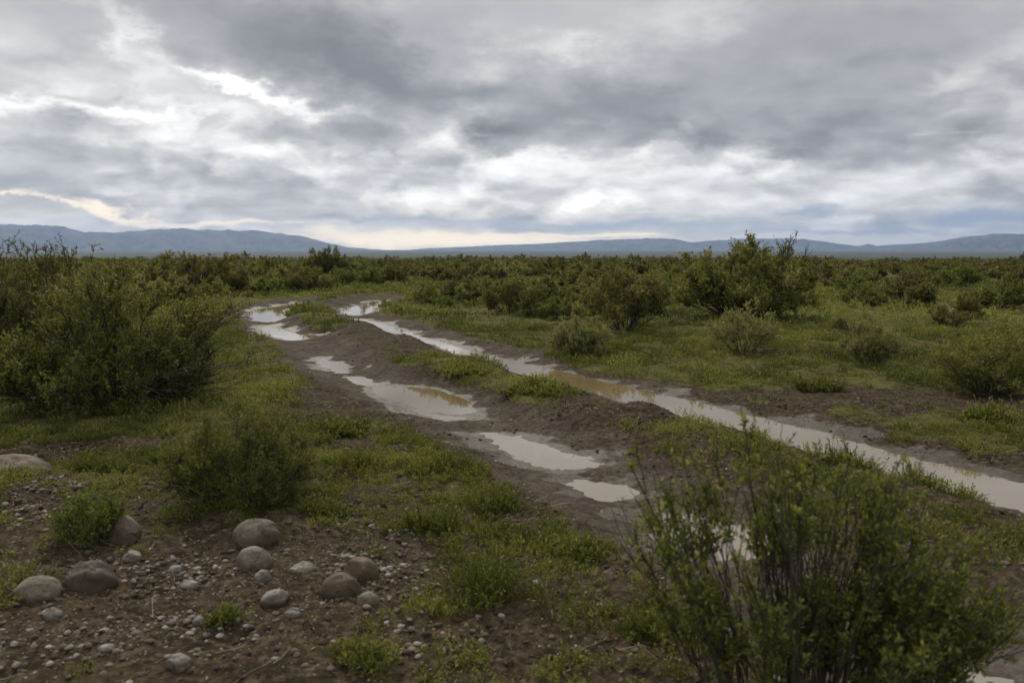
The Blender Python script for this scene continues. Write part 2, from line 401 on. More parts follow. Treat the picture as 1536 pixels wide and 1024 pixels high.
def fields(x, y):
    """height and cover of the land at world points (arrays)"""
    x = np.asarray(x, float); y = np.asarray(y, float)
    r = np.hypot(x, y)
    near = r < 70
    dl = near_sd(x, y, LEFT_RUT, 6.0, dist_polyline); dr = near_sd(x, y, RIGHT_RUT, 6.0, dist_polyline)
    band = near_sd(x, y, TRACK_POLY, 6.0, sdist)
    wob = fbm(x * 0.9, y * 0.9, 3, 4) - 0.5
    wob2 = fbm(x * 3.1, y * 3.1, 5, 4) - 0.5
    z = (fbm(x * 0.02, y * 0.02, 21, 3) - 0.5) * 0.7 * sstep(25, 90, r) - 1.15 * sstep(35, 140, r) - 3.2 * sstep(130, 600, r) - 9.0 * sstep(450, 1700, r)
    z = z + 0.05 * wob * sstep(3, 9, r) + (fbm(x * 0.16, y * 0.16, 8, 3) - 0.5) * 0.28 * sstep(9, 30, r)
    # growth
    g = 0.74 + 1.0 * wob + 0.85 * wob2 + 0.45 * sstep(8, 16, r)
    for (cx, cy), rx, ry, a in GROW_W:
        q = ((x - cx) / rx) ** 2 + ((y - cy) / ry) ** 2
        g = g + a * np.exp(-q)
    dm = np.minimum(dl, dr)
    centre = (band < 0)
    # mud: along both ruts, less on the middle ridge
    mud = np.where(centre, 1 - sstep(0.45, 0.85, dm + 0.35 * wob + 0.25 * wob2), 1 - sstep(0.40, 0.95, dm + 0.5 * wob + 0.4 * wob2))
    mud = mud * (1 - 0.85 * sstep(28, 32, r))
    track = 1 - sstep(0.45, 1.0, np.where(centre, band * 0.0, dm) + 0.25 * wob)
    g = g - 1.8 * mud - 0.38 * centre
    grass = sstep(0.20, 0.95, g)
    # ruts, wheel-thrown shoulders, the middle ridge
    z = z - 0.055 * np.exp(-(dm / 0.42) ** 2) + 0.028 * np.exp(-((dm - 0.62) / 0.22) ** 2)
    z = z + 0.045 * np.where(centre, sstep(0.35, 0.9, dm), 0)
    for (cx, cy), rx, ry, a in MOUNDS_W:
        z = z + a * np.exp(-((x - cx) / rx) ** 2 - ((y - cy) / ry) ** 2)
    # clods and lumps
    k = np.clip(14.0 / np.maximum(r, 4), 0, 1)
    soil = 1 - 0.6 * grass
    lump = (fbm(x * 5.2, y * 5.2, 31, 3) - 0.5) * 0.05 + (np.abs(fbm(x * 11, y * 11, 33, 3) - 0.5) * -2 + 0.5) * 0.030 + (vnoise(x * 34, y * 34, 35) - 0.5) * 0.012
    z = z + lump * k * soil * (1 - 0.25 * mud)
    z = z + 0.012 * mud * k * np.cos(dm * 41 + 9 * wob) * sstep(0.35, 0.6, fbm(x * 1.3, y * 1.3, 39, 2))      # smeared wheel ridges
    z = z + 0.10 * grass * (fbm(x * 1.9, y * 1.9, 37, 4) - 0.45) * sstep(2, 5, r)
    # tyre prints: chevron lugs along each rut, worn away in places
    for R_ in (LEFT_RUT, RIGHT_RUT):
        kk = (np.minimum(dl, dr) < 0.45) & (r < 24)
        if kk.any():
            xs, ys = x[kk], y[kk]; best = np.full(xs.shape, 1e9); ss = np.zeros(xs.shape); lat = np.zeros(xs.shape); acc = 0.0
            for a, b in zip(R_[:-1], R_[1:]):
                ab = b - a; L = math.hypot(*ab); t = np.clip(((xs - a[0]) * ab[0] + (ys - a[1]) * ab[1]) / (L * L), 0, 1)
                d = np.hypot(xs - a[0] - t * ab[0], ys - a[1] - t * ab[1]); up = d < best
                best = np.where(up, d, best); ss = np.where(up, acc + t * L, ss)
                lat = np.where(up, ((xs - a[0]) * ab[1] - (ys - a[1]) * ab[0]) / L, lat); acc += L
            for off in (-0.20, 0.17):
                l2 = lat - off - 0.07 * np.sin(ss * 0.9 + off * 9)
                lug = sstep(-0.25, 0.35, np.cos(2 * pi * (ss + 0.7 * np.abs(l2)) / 0.105)) - 0.75
                win = sstep(0.125, 0.095, np.abs(l2)) * sstep(0.40, 0.58, fbm(xs * 1.1 + off * 30, ys * 1.1, 47, 3))
                z[kk] += 0.017 * lug * win
    # puddle beds: shallow basins under one water level each, banks blended in
    wet = np.zeros(x.shape); psd = np.full(x.shape, 9.0)
    for key, P in POOLS:
        m = 1.0
        s = near_sd(x + 0.06 * wob2, y + 0.10 * (fbm(x * 2.6, y * 2.6, 41, 3) - 0.5), P, m, sdist)
        psd = np.minimum(psd, s)
    ragged = psd - 0.005 + 0.15 * (fbm(x * 4.5, y * 4.5, 43, 4) - 0.5) + 0.07 * (fbm(x * 15, y * 15, 45, 3) - 0.5) * k
    bank = WATER_Z + np.where(ragged > 0, 0.09 * ragged, np.maximum(0.16 * ragged, -0.06)) + lump * 0.35 * k
    t = sstep(0.05, 0.55, psd)
    z = np.where(psd < 0.9, bank * (1 - t) + np.maximum(z, WATER_Z + 0.018) * t, z)
    wet = np.maximum(1 - sstep(0.0, 0.30, psd + 0.7 * wob2), 0.30 * mud)
    grass = grass * sstep(0.06, 0.35, psd)
    gravel = np.zeros(x.shape)
    for (px, py, rx, ry, a) in [(300, 900, 1.0, 0.5, 1.0), (490, 840, 0.45, 0.45, 1.0), (100, 940, 0.8, 0.4, 0.7), (40, 760, 0.5, 0.5, 0.8), (520, 960, 0.7, 0.25, 0.5), (640, 760, 0.5, 0.5, 0.3)]:
        cx, cy = gp(px, py)
        gravel = np.maximum(gravel, a * np.exp(-((x - cx) / rx) ** 2 - ((y - cy) / ry) ** 2))
    return dict(z=z, grass=grass, mud=mud, wet=wet, gravel=gravel, psd=psd, scrub=sstep(60, 200, r), track=track, band=band, dm=dm)

def height(x, y):
    return float(fields(np.array([x]), np.array([y]))['z'][0])

# ---------------------------------------------------------------- ground material
def ground_material():
    m, g = material('soil_and_turf')
    co = g.node('ShaderNodeTexCoord').outputs['Object']
    grass, mud, wet, gravel = (g.attr(k) for k in ('grass', 'mud', 'wet', 'gravel'))
    big = g.noise(co, 0.35, 4, 0.55); medium = g.noise(co, 2.7, 5, 0.6); fine = g.noise(co, 21, 5, 0.65); grit = g.noise(co, 95, 3, 0.6)
    soil = g.ramp(fine, [(0.28, (0.010, 0.0073, 0.0042)), (0.48, (0.032, 0.0236, 0.014)), (0.64, (0.082, 0.063, 0.040)), (0.82, (0.16, 0.130, 0.090))])
    soil = g.mix(g.rng(medium, 0.35, 0.7, 0.0, 0.55), soil, g.mix(0.5, soil, (0.098, 0.072, 0.042)))
    clay = g.ramp(g.mix(0.6, medium, fine), [(0.28, (0.025, 0.0188, 0.0132)), (0.48, (0.056, 0.0438, 0.032)), (0.7, (0.125, 0.104, 0.080))])
    col = g.mix(g.rng(g.add(mud, g.mul(g.sub(medium, 0.5), 0.7)), 0.3, 0.8), soil, clay)
    # pebbly soil: pale chips
    vo = g.voronoi(co, 46.0, 'F1', 'Distance'); vc = g.voronoi(co, 46.0, 'F1', 'Color')
    vr = g.sep(vc)[0]
    chip = g.mul(g.rng(vo, 0.42, 0.30), g.m('GREATER_THAN', g.mad(gravel, 0.5, vr), 0.995))
    chipcol = g.mix(g.sep(vc)[1], (0.08, 0.06, 0.04), (0.17, 0.145, 0.115))
    col = g.mix(g.mul(chip, g.rng(mud, 0.6, 0.1)), col, chipcol)
    # turf and moss between the blades
    turf = g.ramp(g.mix(0.5, fine, medium), [(0.28, (0.022, 0.025, 0.006)), (0.5, (0.068, 0.074, 0.015)), (0.68, (0.125, 0.128, 0.028))])
    dry = g.rng(big, 0.42, 0.66)
    turf = g.mix(g.mul(dry, 0.45), turf, (0.105, 0.092, 0.034))
    gm = g.rng(g.add(grass, g.mul(g.sub(fine, 0.5), 0.9)), 0.25, 0.75)
    col = g.mix(g.mul(gm, g.rng(medium, 0.35, 0.6, 0.45, 0.85)), col, turf)
    col = g.mix(g.mul(g.attr('scrub'), 0.9), col, g.mix(big, (0.034, 0.039, 0.024), (0.066, 0.069, 0.043)))     # scrub-covered plain far off
    # soaked ground is darker and shinier
    wv = g.rng(g.add(wet, g.mul(g.sub(medium, 0.5), 0.6)), 0.25, 0.95)
    col = g.mix(g.mul(wv, 0.30), col, g.mix(1.0, col, (0.45, 0.42, 0.40), 'MULTIPLY'))
    rough = g.rng(g.add(wv, g.mul(g.sub(fine, 0.5), 1.1)), 0.15, 1.1, 0.97, 0.53)
    hgt = g.add(g.mul(fine, 0.6), g.add(g.mul(grit, 0.28), g.mul(chip, 0.25)))
    nor = g.bump(hgt, g.rng(wv, 0.2, 1.0, 1.0, 0.6), 0.03)
    g.out(g.principled(col, rough, nor, **{'Specular IOR Level': g.rng(wv, 0.0, 1.0, 0.06, 0.17)}))
    return m

def water_material():
    m, g = material('muddy_water')
    co = g.node('ShaderNodeTexCoord').outputs['Object']
    n = g.noise(co, 1.3, 3, 0.5)
    col = g.mix(n, (0.135, 0.100, 0.050), (0.19, 0.142, 0.076))
    rip = g.noise(g.vm('MULTIPLY', co, (1.0, 1.0, 1.0)), 16.0, 2, 0.5)
    nor = g.bump(rip, 0.05, 0.006)
    g.out(g.principled(col, 0.015, nor, IOR=2.9))
    return m

MAT_GROUND = ground_material(); MAT_WATER = water_material()

def build_ground():
    oy = -4.0                                  # the fan of the sheet opens behind the camera
    nr = np.concatenate([np.exp(np.arange(math.log(2.2), math.log(62), 0.0028)), np.exp(np.arange(math.log(62), math.log(900), 0.02)), np.exp(np.linspace(math.log(900), math.log(10250), 30))])
    A = np.linspace(-radians(58), radians(58), 860)
    R, T = np.meshgrid(nr, A, indexing='ij')
    x, y = R * np.sin(T), R * np.cos(T) + oy
    f = fields(x, y)
    nrow, ncol = R.shape
    idx = np.arange(nrow * ncol).reshape(nrow, ncol)
    q = np.stack([idx[:-1, :-1], idx[:-1, 1:], idx[1:, 1:], idx[1:, :-1]], -1).reshape(-1, 4)
    q = q[:, ::-1]
    V = np.stack([x, y, f['z']], -1).reshape(-1, 3)
    ft = f['track'].ravel()[q].mean(1)
    is_track = (ft > 0.5) & (np.hypot(V[q[:, 0], 0], V[q[:, 0], 1]) < 45)
    attrs = {k: f[k].ravel() for k in ('grass', 'mud', 'wet', 'gravel', 'scrub')}
    # smooth normals shared by the two sheets
    nv = np.zeros_like(V)
    fn = np.cross(V[q[:, 2]] - V[q[:, 0]], V[q[:, 3]] - V[q[:, 1]])
    for k in range(4): np.add.at(nv, q[:, k], fn)
    nv /= np.maximum(np.linalg.norm(nv, axis=1, keepdims=True), 1e-9)
    for name, sel in (('ground', ~is_track), ('dirt_track', is_track)):
        fq = q[sel]
        used = np.unique(fq); remap = np.full(len(V), -1); remap[used] = np.arange(len(used))
        me = mesh_np(name, V[used], remap[fq], mats=[MAT_GROUND], attrs={k: v[used] for k, v in attrs.items()}, smooth=True)
        me.normals_split_custom_set_from_vertices(nv[used].astype(np.float32))
        o = link(name, me)
        if name == 'ground': tag(o, 'wide flat plain of brown soil and short green turf', 'ground', kind='structure')
        else: tag(o, 'muddy two-rutted dirt track bending away through the scrub', 'track', kind='structure')
    # water: the cells of the sheet near each puddle, laid level
    names = {'long': 'long brown strip of water filling the right-hand wheel rut', 'bend': 'small puddle on the far bend of the right-hand rut', 'far': 'farthest puddle in the left rut, on the bend by the grass',
             'curve': 'bright puddle below the far bend of the left rut', 'first': 'small narrow bright puddle in the middle of the left rut', 'second': 'little puddle just above the big bright one in the left rut',
             'third': 'big bright puddle reflecting grass in the left rut', 'thin': 'thin shallow sheet of water below the big bright puddle', 'wide': 'wide pale puddle with a clod of mud in the left rut',
             'near': 'puddle beside the tall twigs of the foreground bush', 'bush': 'puddle half hidden behind the foreground bush', 'corner': 'puddle showing under the right side of the foreground bush'}
    zz = f['z'].ravel(); xr, yr = x.ravel(), y.ravel()
    S = np.stack([near_sd(xr, yr, P, 0.6, sdist) for _, P in POOLS])
    smin = S.min(0); own = S.argmin(0)
    wetq = (smin[q].min(1) < 0.34) & (zz[q].min(1) < WATER_Z + 0.012)
    for i, (key, P) in enumerate(POOLS):
        fq = q[wetq & (own[q[:, 0]] == i)]
        if not len(fq): continue
        used = np.unique(fq); remap = np.full(len(V), -1); remap[used] = np.arange(len(used))
        W_ = V[used].copy(); W_[:, 2] = WATER_Z
        o = link('puddle', mesh_np('puddle', W_, remap[fq], mats=[MAT_WATER], smooth=True))
        tag(o, names[key], 'puddle', kind='structure')

build_ground()
# ---------------------------------------------------------------- hills and air
def hill_material(name, a, b):
    m, g = material(name)
    co = g.node('ShaderNodeTexCoord').outputs['Object']
    n = g.noise(co, 0.0035, 7, 0.68)
    g.out(g.principled(g.mix(g.rng(n, 0.4, 0.6), a, b), 0.95, None, **{'Specular IOR Level': 0.1}))
    return m
MAT_HILL = hill_material('hill_scrub', (0.010, 0.013, 0.007), (0.075, 0.068, 0.042))

def hills(name, prof, D, seed, label, depth=1400.0, rough=1.0):
    """a range with a measured crest line: foot, ravined front slope, crest, back slope"""
    px = np.array([p[0] for p in prof], float); py = np.array([p[1] for p in prof], float)
    xs = np.linspace(px[0], px[-1], 420)
    ys = np.interp(xs, px, py)
    az = np.array([azel(a, b)[0] for a, b in zip(xs, ys)]); el = np.array([azel(a, b)[1] for a, b in zip(xs, ys)])
    H = np.maximum(EYE + D * np.tan(el), -15.0) + 16.0
    H = H * (1 + 0.17 * rough * (fbm(az * 110, az * 0 + seed, seed, 5, 0.6) - 0.5))
    s = np.concatenate([np.linspace(0, 1, 26), np.linspace(1, 2, 10)[1:]])
    S, AZ = np.meshgrid(s, az, indexing='ij'); HH = np.broadcast_to(H, S.shape)
    r = D + (S - 1) * depth
    shape = np.where(S <= 1, S ** 1.25, np.clip(2 - S, 0, 1) ** 1.1)
    gully = fbm(AZ * 160 + S * 0.8, S * 2.2, seed + 5, 4) - 0.5
    z = HH * np.clip(shape + 0.85 * gully * np.sin(np.clip(S, 0, 1) * pi) * rough, -0.02, None)
    z = np.where(S == 1, HH, z) - 16.0
    V = np.stack([r * np.sin(AZ), r * np.cos(AZ), z], -1).reshape(-1, 3)
    n0, n1 = S.shape
    idx = np.arange(n0 * n1).reshape(n0, n1)
    q = np.stack([idx[:-1, :-1], idx[:-1, 1:], idx[1:, 1:], idx[1:, :-1]], -1).reshape(-1, 4)
    o = link(name, mesh_np(name, V, q[:, ::-1], mats=[MAT_HILL], smooth=True))
    tag(o, label, 'hills', kind='structure')

hills('hills', [(-700, 352), (-300, 342), (-100, 336), (0, 337), (60, 337), (95, 340), (130, 348), (150, 349), (200, 347), (250, 343), (270, 342.5), (300, 344), (380, 346), (420, 350), (460, 356),
                (500, 366), (520, 370.5), (560, 374), (590, 375.5), (640, 377)], 8000, 3, 'long dark blue ridge on the skyline at the left', 1500)
hills('hills', [(560, 378), (590, 377), (640, 372.5), (700, 370), (760, 367), (800, 366), (850, 363), (920, 359), (990, 357), (1010, 358), (1040, 363.5), (1060, 361), (1080, 360), (1110, 358),
                (1200, 358), (1230, 362), (1270, 367), (1290, 369), (1330, 371), (1400, 374)], 8900, 9, 'pale blue low ridge with a rounded top in the middle of the skyline', 1250)
hills('hills', [(1240, 378), (1270, 374), (1300, 370), (1340, 367), (1380, 364.5), (1410, 362), (1450, 354.5), (1500, 350.5), (1560, 351), (1700, 347), (1900, 352), (2200, 365)], 8400, 15,
      'blue ridge rising towards the right end of the skyline', 1500)
hills('hills', [(1262, 374), (1280, 370.5), (1302, 365.5), (1318, 369), (1340, 374)], 9750, 22, 'small pale peak between the two ridges on the right skyline', 450)

def haze():
    x0, x1, y0, y1, z0, z1 = -10300, 10300, -60, 10300, -19.0, 290.0
    V = [(x, y, z) for z in (z0, z1) for y in (y0, y1) for x in (x0, x1)]
    q = [(0, 2, 3, 1), (4, 5, 7, 6), (0, 1, 5, 4), (2, 6, 7, 3), (0, 4, 6, 2), (1, 3, 7, 5)]
    m = bpy.data.materials.new('air'); m.use_nodes = True; m.node_tree.nodes.clear()
    g = G(m.node_tree)
    v = g.node('ShaderNodeVolumePrincipled')
    g.put(v.inputs['Color'], (0.42, 0.575, 0.87)); g.put(v.inputs['Density'], HAZE_DENSITY); g.put(v.inputs['Anisotropy'], 0.3)
    g.out(v.outputs[0], 'Volume')
    o = link('haze', mesh_np('haze', V, q, mats=[m]))
    tag(o, 'thin blue haze over the plain', 'haze', kind='stuff')
HAZE_DENSITY = 1.0e-4
haze()
# ---------------------------------------------------------------- plant materials
def leaf_material(name, dark, mid, light, trans=0.35, rough=0.55):
    m, g = material(name)
    t = g.attr('tint')
    r = g.node('ShaderNodeObjectInfo').outputs['Random']
    f = g.add(t, g.mul(g.sub(r, 0.5), 0.22))
    col = g.ramp(f, [(0.0, dark), (0.5, mid), (1.0, light)])
    p = g.principled(col, rough, None, **{'Specular IOR Level': 0.25})
    tr = g.node('ShaderNodeBsdfTranslucent'); g.put(tr.inputs[0], g.mix(1.0, col, (1.25, 1.2, 0.55), 'MULTIPLY'))
    mx = g.node('ShaderNodeMixShader'); g.put(mx.inputs[0], trans)
    g.l.new(p, mx.inputs[1]); g.l.new(tr.outputs[0], mx.inputs[2])
    g.out(mx.outputs[0])
    return m

LEAF = leaf_material('shrub_leaf', (0.050, 0.056, 0.014), (0.115, 0.125, 0.030), (0.290, 0.280, 0.092), 0.38)
LEAF_DARK = leaf_material('dark_shrub_leaf', (0.042, 0.045, 0.013), (0.096, 0.096, 0.026), (0.220, 0.190, 0.070), 0.38)
LEAF_PALE = leaf_material('pale_shrub_leaf', (0.075, 0.080, 0.028), (0.165, 0.168, 0.066), (0.30, 0.29, 0.15), 0.38)
LEAF_FRESH = leaf_material('fresh_shrub_leaf', (0.055, 0.070, 0.014), (0.120, 0.148, 0.028), (0.225, 0.250, 0.062), 0.38)
LEAF_NEAR = leaf_material('fine_leaf', (0.036, 0.044, 0.010), (0.100, 0.116, 0.024), (0.29, 0.30, 0.075), 0.36)
GRASS = leaf_material('grass_blade', (0.040, 0.048, 0.010), (0.112, 0.128, 0.024), (0.255, 0.255, 0.078), 0.30)

def bark_material():
    m, g = material('shrub_bark')
    co = g.node('ShaderNodeTexCoord').outputs['Object']
    n = g.noise(g.vm('MULTIPLY', co, (1, 1, 0.25)), 60, 3, 0.6)
    g.out(g.principled(g.ramp(n, [(0.3, (0.016, 0.012, 0.009)), (0.55, (0.040, 0.030, 0.022)), (0.75, (0.085, 0.068, 0.052))]), 0.9, g.bump(n, 0.4, 0.004)))
    return m
BARK = bark_material()

# ---------------------------------------------------------------- shrub generator
def unit(v): return v / np.maximum(np.linalg.norm(v, axis=-1, keepdims=True), 1e-9)

def tubes(P, R, sides=3):
    """P (N,K,3) centre lines, R (N,K) radii -> verts, quads"""
    N, K, _ = P.shape
    T = unit(np.gradient(P, axis=1))
    ref = np.where(np.abs(T[..., 2:3]) > 0.9, np.array([1.0, 0, 0]), np.array([0, 0, 1.0]))
    U = unit(np.cross(T, ref)); Vv = np.cross(T, U)
    a = np.arange(sides) * 2 * pi / sides
    ring = P[:, :, None, :] + R[:, :, None, None] * (np.cos(a)[None, None, :, None] * U[:, :, None, :] + np.sin(a)[None, None, :, None] * Vv[:, :, None, :])
    V = ring.reshape(-1, 3)
    idx = np.arange(N * K * sides).reshape(N, K, sides)
    q = np.stack([idx[:, :-1], np.roll(idx, -1, 2)[:, :-1], np.roll(idx, -1, 2)[:, 1:], idx[:, 1:]], -1).reshape(-1, 4)
    return V, q

def curve_eval(P, i, t):
    K = P.shape[1]
    f = np.clip(t, 0, 0.9999) * (K - 1); a = f.astype(int); w = (f - a)[:, None]
    p = P[i, a] * (1 - w) + P[i, a + 1] * w
    return p, unit(P[i, a + 1] - P[i, a])

def curves(rs, base, dirn, length, K, up=0.15, wob=0.12):
    N = len(base)
    s = np.linspace(0, 1, K)
    P = base[:, None, :] + dirn[:, None, :] * (length[:, None] * s)[..., None]
    P[..., 2] += up * length[:, None] * s ** 2
    j = rs.normal(0, 1, (N, K, 3)); j = np.cumsum(j, 1) / sqrt(K); j[:, 0] = 0
    return P + j * (wob * length[:, None, None] * s[None, :, None])

def leaves_on(rs, P, per, L, Wd, t0=0.15, spread=1.0, droop=0.0, tint=None, size_var=0.58):
    N = len(P)
    i = np.repeat(np.arange(N), per)
    t = t0 + (1 - t0) * rs.random(len(i)) ** 0.8
    p, d = curve_eval(P, i, t)
    rnd = unit(rs.normal(0, 1, (len(i), 3)))
    ax = unit(d * 0.55 + rnd * spread + np.array([0, 0, 0.25 - droop]))
    side = unit(np.cross(ax, unit(rs.normal(0, 1, (len(i), 3)))))
    s = L * (1 - size_var + 2 * size_var * rs.random(len(i)))[:, None]
    w = s * (Wd / L)
    nrm = np.cross(ax, side)
    V = np.stack([p, p + ax * s * 0.5 + side * w * 0.5 + nrm * s * 0.06, p + ax * s, p + ax * s * 0.5 - side * w * 0.5 + nrm * s * 0.06], 1)
    n = len(i)
    q = np.arange(n * 4).reshape(n, 4)
    base_t = rs.random(n) * 0.55
    tt = (tint[i] if tint is not None else 0.22) + base_t + 0.30 * (t - 0.6)      # lighter towards the twig ends: highlights put into the leaf tint
    return V.reshape(-1, 3), q, np.repeat(tt, 4)

def grow(seed, H, Wx, stems=26, kids=7, twigs=5, per=12, leaf=0.03, leafw=0.012, tilt=80, bare=0.25, foot=0.10, rad=0.012, kid_len=0.34, twig_len=0.15, wob=0.10,
         up=0.12, sides=3, dome=1.0, twig_tubes=True, lean=(0, 0), tip_tuft=0, spread=1.0, droop=0.0, hi=(0.85, 1.08)):
    """one multi-stemmed bush of height H and width Wx standing on z = 0"""
    rs = np.random.RandomState(seed)
    ph = rs.random(stems) * 2 * pi + 0.0
    tl = np.radians(tilt) * np.sqrt((np.arange(stems) + rs.random(stems)) / stems) ** 1.0
    rs.shuffle(tl)
    d = np.stack([np.sin(tl) * np.cos(ph), np.sin(tl) * np.sin(ph), np.cos(tl)], -1)
    ln = 1.0 / np.sqrt((np.hypot(d[:, 0], d[:, 1]) / (Wx * 0.5)) ** 2 + (d[:, 2] / H) ** 2)
    # lumpy outline: some sides of the bush reach farther than others
    lump = 0.78 + 0.42 * vnoise(ph * 1.1 + seed, tl * 2.2, seed)
    ln = ln * lump * (hi[0] + (hi[1] - hi[0]) * rs.random(stems)) * 0.86
    d = unit(d + np.array([lean[0], lean[1], 0]))
    base = np.stack([np.cos(ph), np.sin(ph), ph * 0], -1) * (foot * rs.random(stems) ** 0.5)[:, None]; base[:, 2] = -0.03
    S = curves(rs, base, d, ln, 7, up, wob)
    S[..., 2] = np.maximum(S[..., 2], 0.02 - 0.05 * (np.arange(7) == 0))
    sr = rad * (0.6 + 0.6 * rs.random(stems))[:, None] * np.linspace(1, 0.35, 7)[None]
    stint = (rs.random(stems) - 0.5) * 0.22
    i = np.repeat(np.arange(stems), kids)
    t = bare + (1 - bare) * rs.random(len(i)) ** 0.75
    p, td = curve_eval(S, i, t)
    d1 = unit(td * 0.75 + unit(rs.normal(0, 1, (len(i), 3))) * 0.75 + np.array([0, 0, 0.25]))
    l1 = kid_len * H * (1.15 - 0.65 * t) * (0.6 + 0.7 * rs.random(len(i)))
    K1 = curves(rs, p, d1, l1, 5, 0.15, wob * 1.3)
    K1[..., 2] = np.maximum(K1[..., 2], 0.015)
    r1 = rad * 0.42 * (0.6 + 0.6 * rs.random(len(i)))[:, None] * np.linspace(1, 0.4, 5)[None]
    t1 = stint[i] + (rs.random(len(i)) - 0.5) * 0.26
    j = np.repeat(np.arange(len(i)), twigs)
    t = 0.25 + 0.75 * rs.random(len(j)) ** 0.7
    p, td = curve_eval(K1, j, t)
    d2 = unit(td * 0.7 + unit(rs.normal(0, 1, (len(j), 3))) * 0.8 + np.array([0, 0, 0.3]))
    l2 = twig_len * H * (0.5 + 0.9 * rs.random(len(j)))
    K2 = curves(rs, p, d2, l2, 4, 0.12, wob * 1.4)
    K2[..., 2] = np.maximum(K2[..., 2], 0.012)
    r2 = rad * 0.2 * np.linspace(1, 0.5, 4)[None] * np.ones((len(j), 1))
    v0, q0 = tubes(S, sr, max(sides, 4)); v1, q1 = tubes(K1, r1, sides)
    BV, BQ = [v0, v1], [q0, q1 + len(v0)]
    if twig_tubes:
        v2, q2 = tubes(K2, r2, 3); BQ.append(q2 + len(v0) + len(v1)); BV.append(v2)
    LV, LQ, LT = leaves_on(rs, K2, per, leaf, leafw, tint=0.2 + t1[j], spread=spread, droop=droop)
    if tip_tuft:
        a, b, c = leaves_on(rs, K1, tip_tuft, leaf, leafw, 0.5, tint=0.22 + t1, spread=spread)
        LQ = np.vstack([LQ, b + len(LV)]); LV = np.vstack([LV, a]); LT = np.concatenate([LT, c])
    return (np.vstack(BV), np.vstack(BQ)), (LV, LQ, LT)

def shrub_meshes(seed, leafmat, H, Wx, **kw):
    (bv, bq), (lv, lq, lt) = grow(seed, H, Wx, **kw)
    return mesh_np('stems', bv, bq, mats=[BARK], smooth=True), mesh_np('foliage', lv, lq, mats=[leafmat], attrs={'tint': lt})

def shrub_single(seed, leafmat, H, Wx, **kw):
    """stems and leaves in one mesh, for shrubs too far off to tell the two apart"""
    (bv, bq), (lv, lq, lt) = grow(seed, H, Wx, **kw)
    V = np.vstack([bv, lv]); Q = np.vstack([bq, lq + len(bv)])
    me = mesh_np('shrub', V, Q, mats=[BARK, leafmat], attrs={'tint': np.concatenate([np.zeros(len(bv)), lt])},
                 quad_mat=np.concatenate([np.zeros(len(bq), int), np.ones(len(lq), int)]))
    return me

def place_shrub(meshes, px, py, label, cat='shrub', group=None, name='shrub', scale=1.0, rot=0.0, xy=None):
    x, y = xy if xy is not None else gp(px, py)
    o = bpy.data.objects.new(name, None); C.objects.link(o)
    o.empty_display_size = 0.2
    o.location = (x, y, height(x, y) - 0.02); o.rotation_euler = (0, 0, rot); o.scale = scale if hasattr(scale, '__len__') else (scale,) * 3
    tag(o, label, cat, group)
    for nm, me in zip(('stems', 'foliage'), meshes): link(nm, me, o)
    return o

def px_size(px_w, py):
    """metres spanned by px_w photo pixels at the ground point of photo row py"""
    x, y = gp(768, py)
    return px_w / FPX * math.hypot(y, EYE) 

